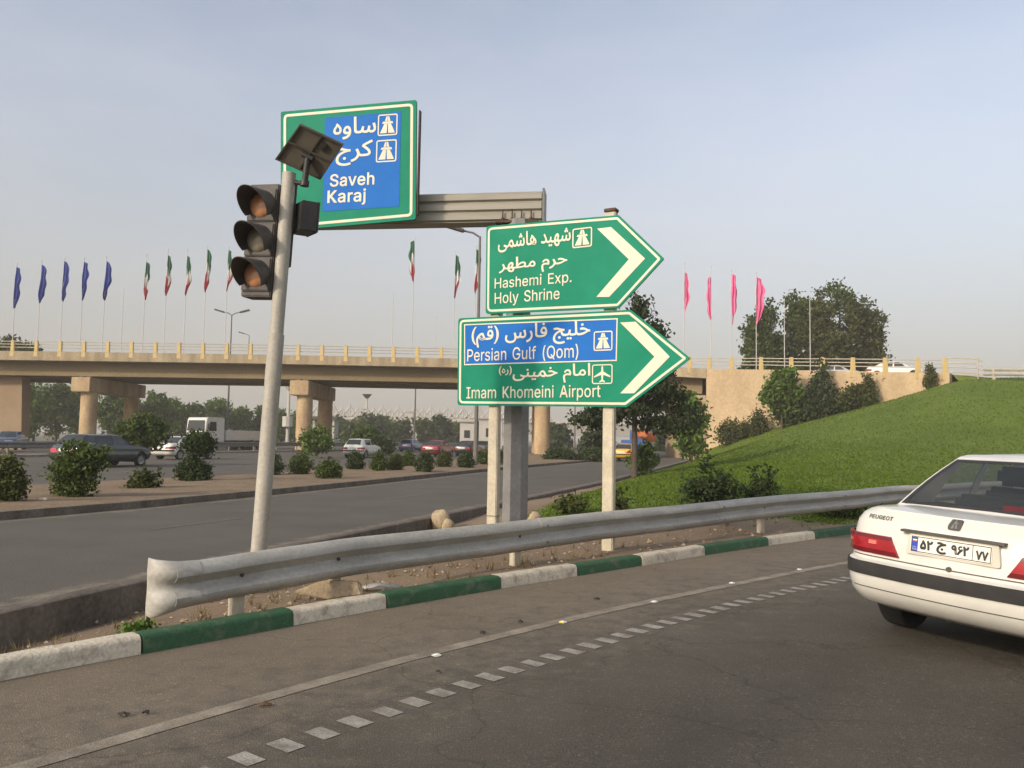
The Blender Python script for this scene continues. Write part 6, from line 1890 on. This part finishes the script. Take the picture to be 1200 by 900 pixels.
scrap(309, 828, .055, M_DRY, 'dry_leaf', 'reddish dry leaf lying beside the worn edge line', 'leaf', 1)
for k, (px, py, s_, l) in enumerate(((145, 840, .035, 'dark crumb on the shoulder left of the edge line, larger one'), (172, 838, .028, 'dark crumb right beside the larger crumb on the shoulder'), (514, 790, .03, 'dark crumb between the edge line and the block line'), (565, 743, .03, 'dark crumb lying on the edge line behind the first stud'), (699, 703, .035, 'dark flat crumb on the shoulder below the guardrail'), (610, 730, .024, 'tiny dark crumb on the shoulder left of the yellow stud'))):
    scrap(px, py, s_, M_TAR, 'rubber_crumb', l, 'debris', 10 + k)
M_LIT = mat('pale litter', (.55, .52, .45), (.45, .42, .36), scale=9, rough=.8)
for k, (px, py, l) in enumerate(((52, 590, 'white scrap of litter on the median dirt by the large bush'), (24, 585, 'pale litter on the median beside the left bush'))):
    p = D(px, py, 17.0)
    b = MB(); b.prism([(-.10, -.05), (.08, -.07), (.12, .03), (.0, .08), (-.11, .04)], lambda a, c, z: Vector((a, c, z + .02 * math.sin(a * 30))), .0, .05)
    o = b.build('litter', M_LIT, fix=True, bevel=.01); o.location = (p.x, 17.0, .15); tag(o, l, 'litter')

# loose gravel and dry weeds on the dirt gore under the guardrail
r = np.random.default_rng(77)
b = MB(); k = 0
OCT = [(1, 0, 0), (-1, 0, 0), (0, 1, 0), (0, -1, 0), (0, 0, 1), (0, 0, -1)]
OF = [(0, 2, 4), (2, 1, 4), (1, 3, 4), (3, 0, 4), (2, 0, 5), (1, 2, 5), (3, 1, 5), (0, 3, 5)]
while k < 1500:
    i, j = r.integers(10, NU - 1), r.integers(1, NV - 1)
    q = VG[i, j]
    if q[3] > .3 or q[1] > 17 or q[1] < 4 or q[0] > 6: continue
    s_ = .008 + .028 * r.random() ** 4
    x, y = q[0] + r.normal(0, .12), q[1] + r.normal(0, .12)
    dk_ = np.hypot(KERB[:, 0] - x, KERB[:, 1] - y).min()
    if dk_ < .26 or x < fR(y) + .25: continue
    e_ = r.uniform(.6, 1.3, 3) * s_
    an = r.uniform(0, 6.28)
    b.add([(x + (c[0] * e_[0]) * math.cos(an) - c[1] * e_[1] * math.sin(an), y + (c[0] * e_[0]) * math.sin(an) + c[1] * e_[1] * math.cos(an), q[2] + .3 * s_ + c[2] * e_[2] * .7) for c in OCT], OF)
    k += 1
tag(b.build('gravel', M_STONE, smooth=None), kind='stuff')
L_DRY = leafmat('dry weed', (.16, .115, .05), (.27, .21, .10))
b = MB(); T = []; k = 0
while k < 260:
    i, j = r.integers(10, NU - 1), r.integers(2, NV - 1)
    q = VG[i, j]
    x, y = q[0] + r.normal(0, .1), q[1] + r.normal(0, .1)
    if q[1] > 17 or q[1] < 5 or q[0] > 6 or q[3] > .5 or np.hypot(KERB[:, 0] - x, KERB[:, 1] - y).min() < .3 or x < fR(y) + .3: continue
    tn = r.random()
    for m_ in range(9):
        an = r.uniform(0, 6.28); h_ = r.uniform(.04, .13); w_ = .005
        lx, ly = r.normal(0, .05, 2)
        b.add([(x - w_ * math.cos(an), y - w_ * math.sin(an), q[2] - .01), (x + w_ * math.cos(an), y + w_ * math.sin(an), q[2] - .01), (x + lx, y + ly, q[2] + h_)], [(0, 1, 2)])
        T += [tn] * 3
    k += 1
tag(b.build('dry_weeds', L_DRY, smooth=None, attrs={'tint': T}), kind='stuff')

# ------------------------------------------------------------------ dusty air
if HAZE > 0:
    b = MB(); b.box((0, 380, 24.5), (900, 840, 52))
    hm = bpy.data.materials.new('haze'); hm.use_nodes = True
    t = hm.node_tree
    t.nodes.remove(t.nodes['Principled BSDF'])
    pv_ = t.nodes.new('ShaderNodeVolumePrincipled')
    pv_.inputs['Color'].default_value = (.96, .90, .82, 1)
    pv_.inputs['Density'].default_value = HAZE
    pv_.inputs['Anisotropy'].default_value = 0.0
    t.links.new(pv_.outputs['Volume'], t.nodes['Material Output'].inputs['Volume'])
    tag(b.build('haze', hm, smooth=None), kind='stuff')
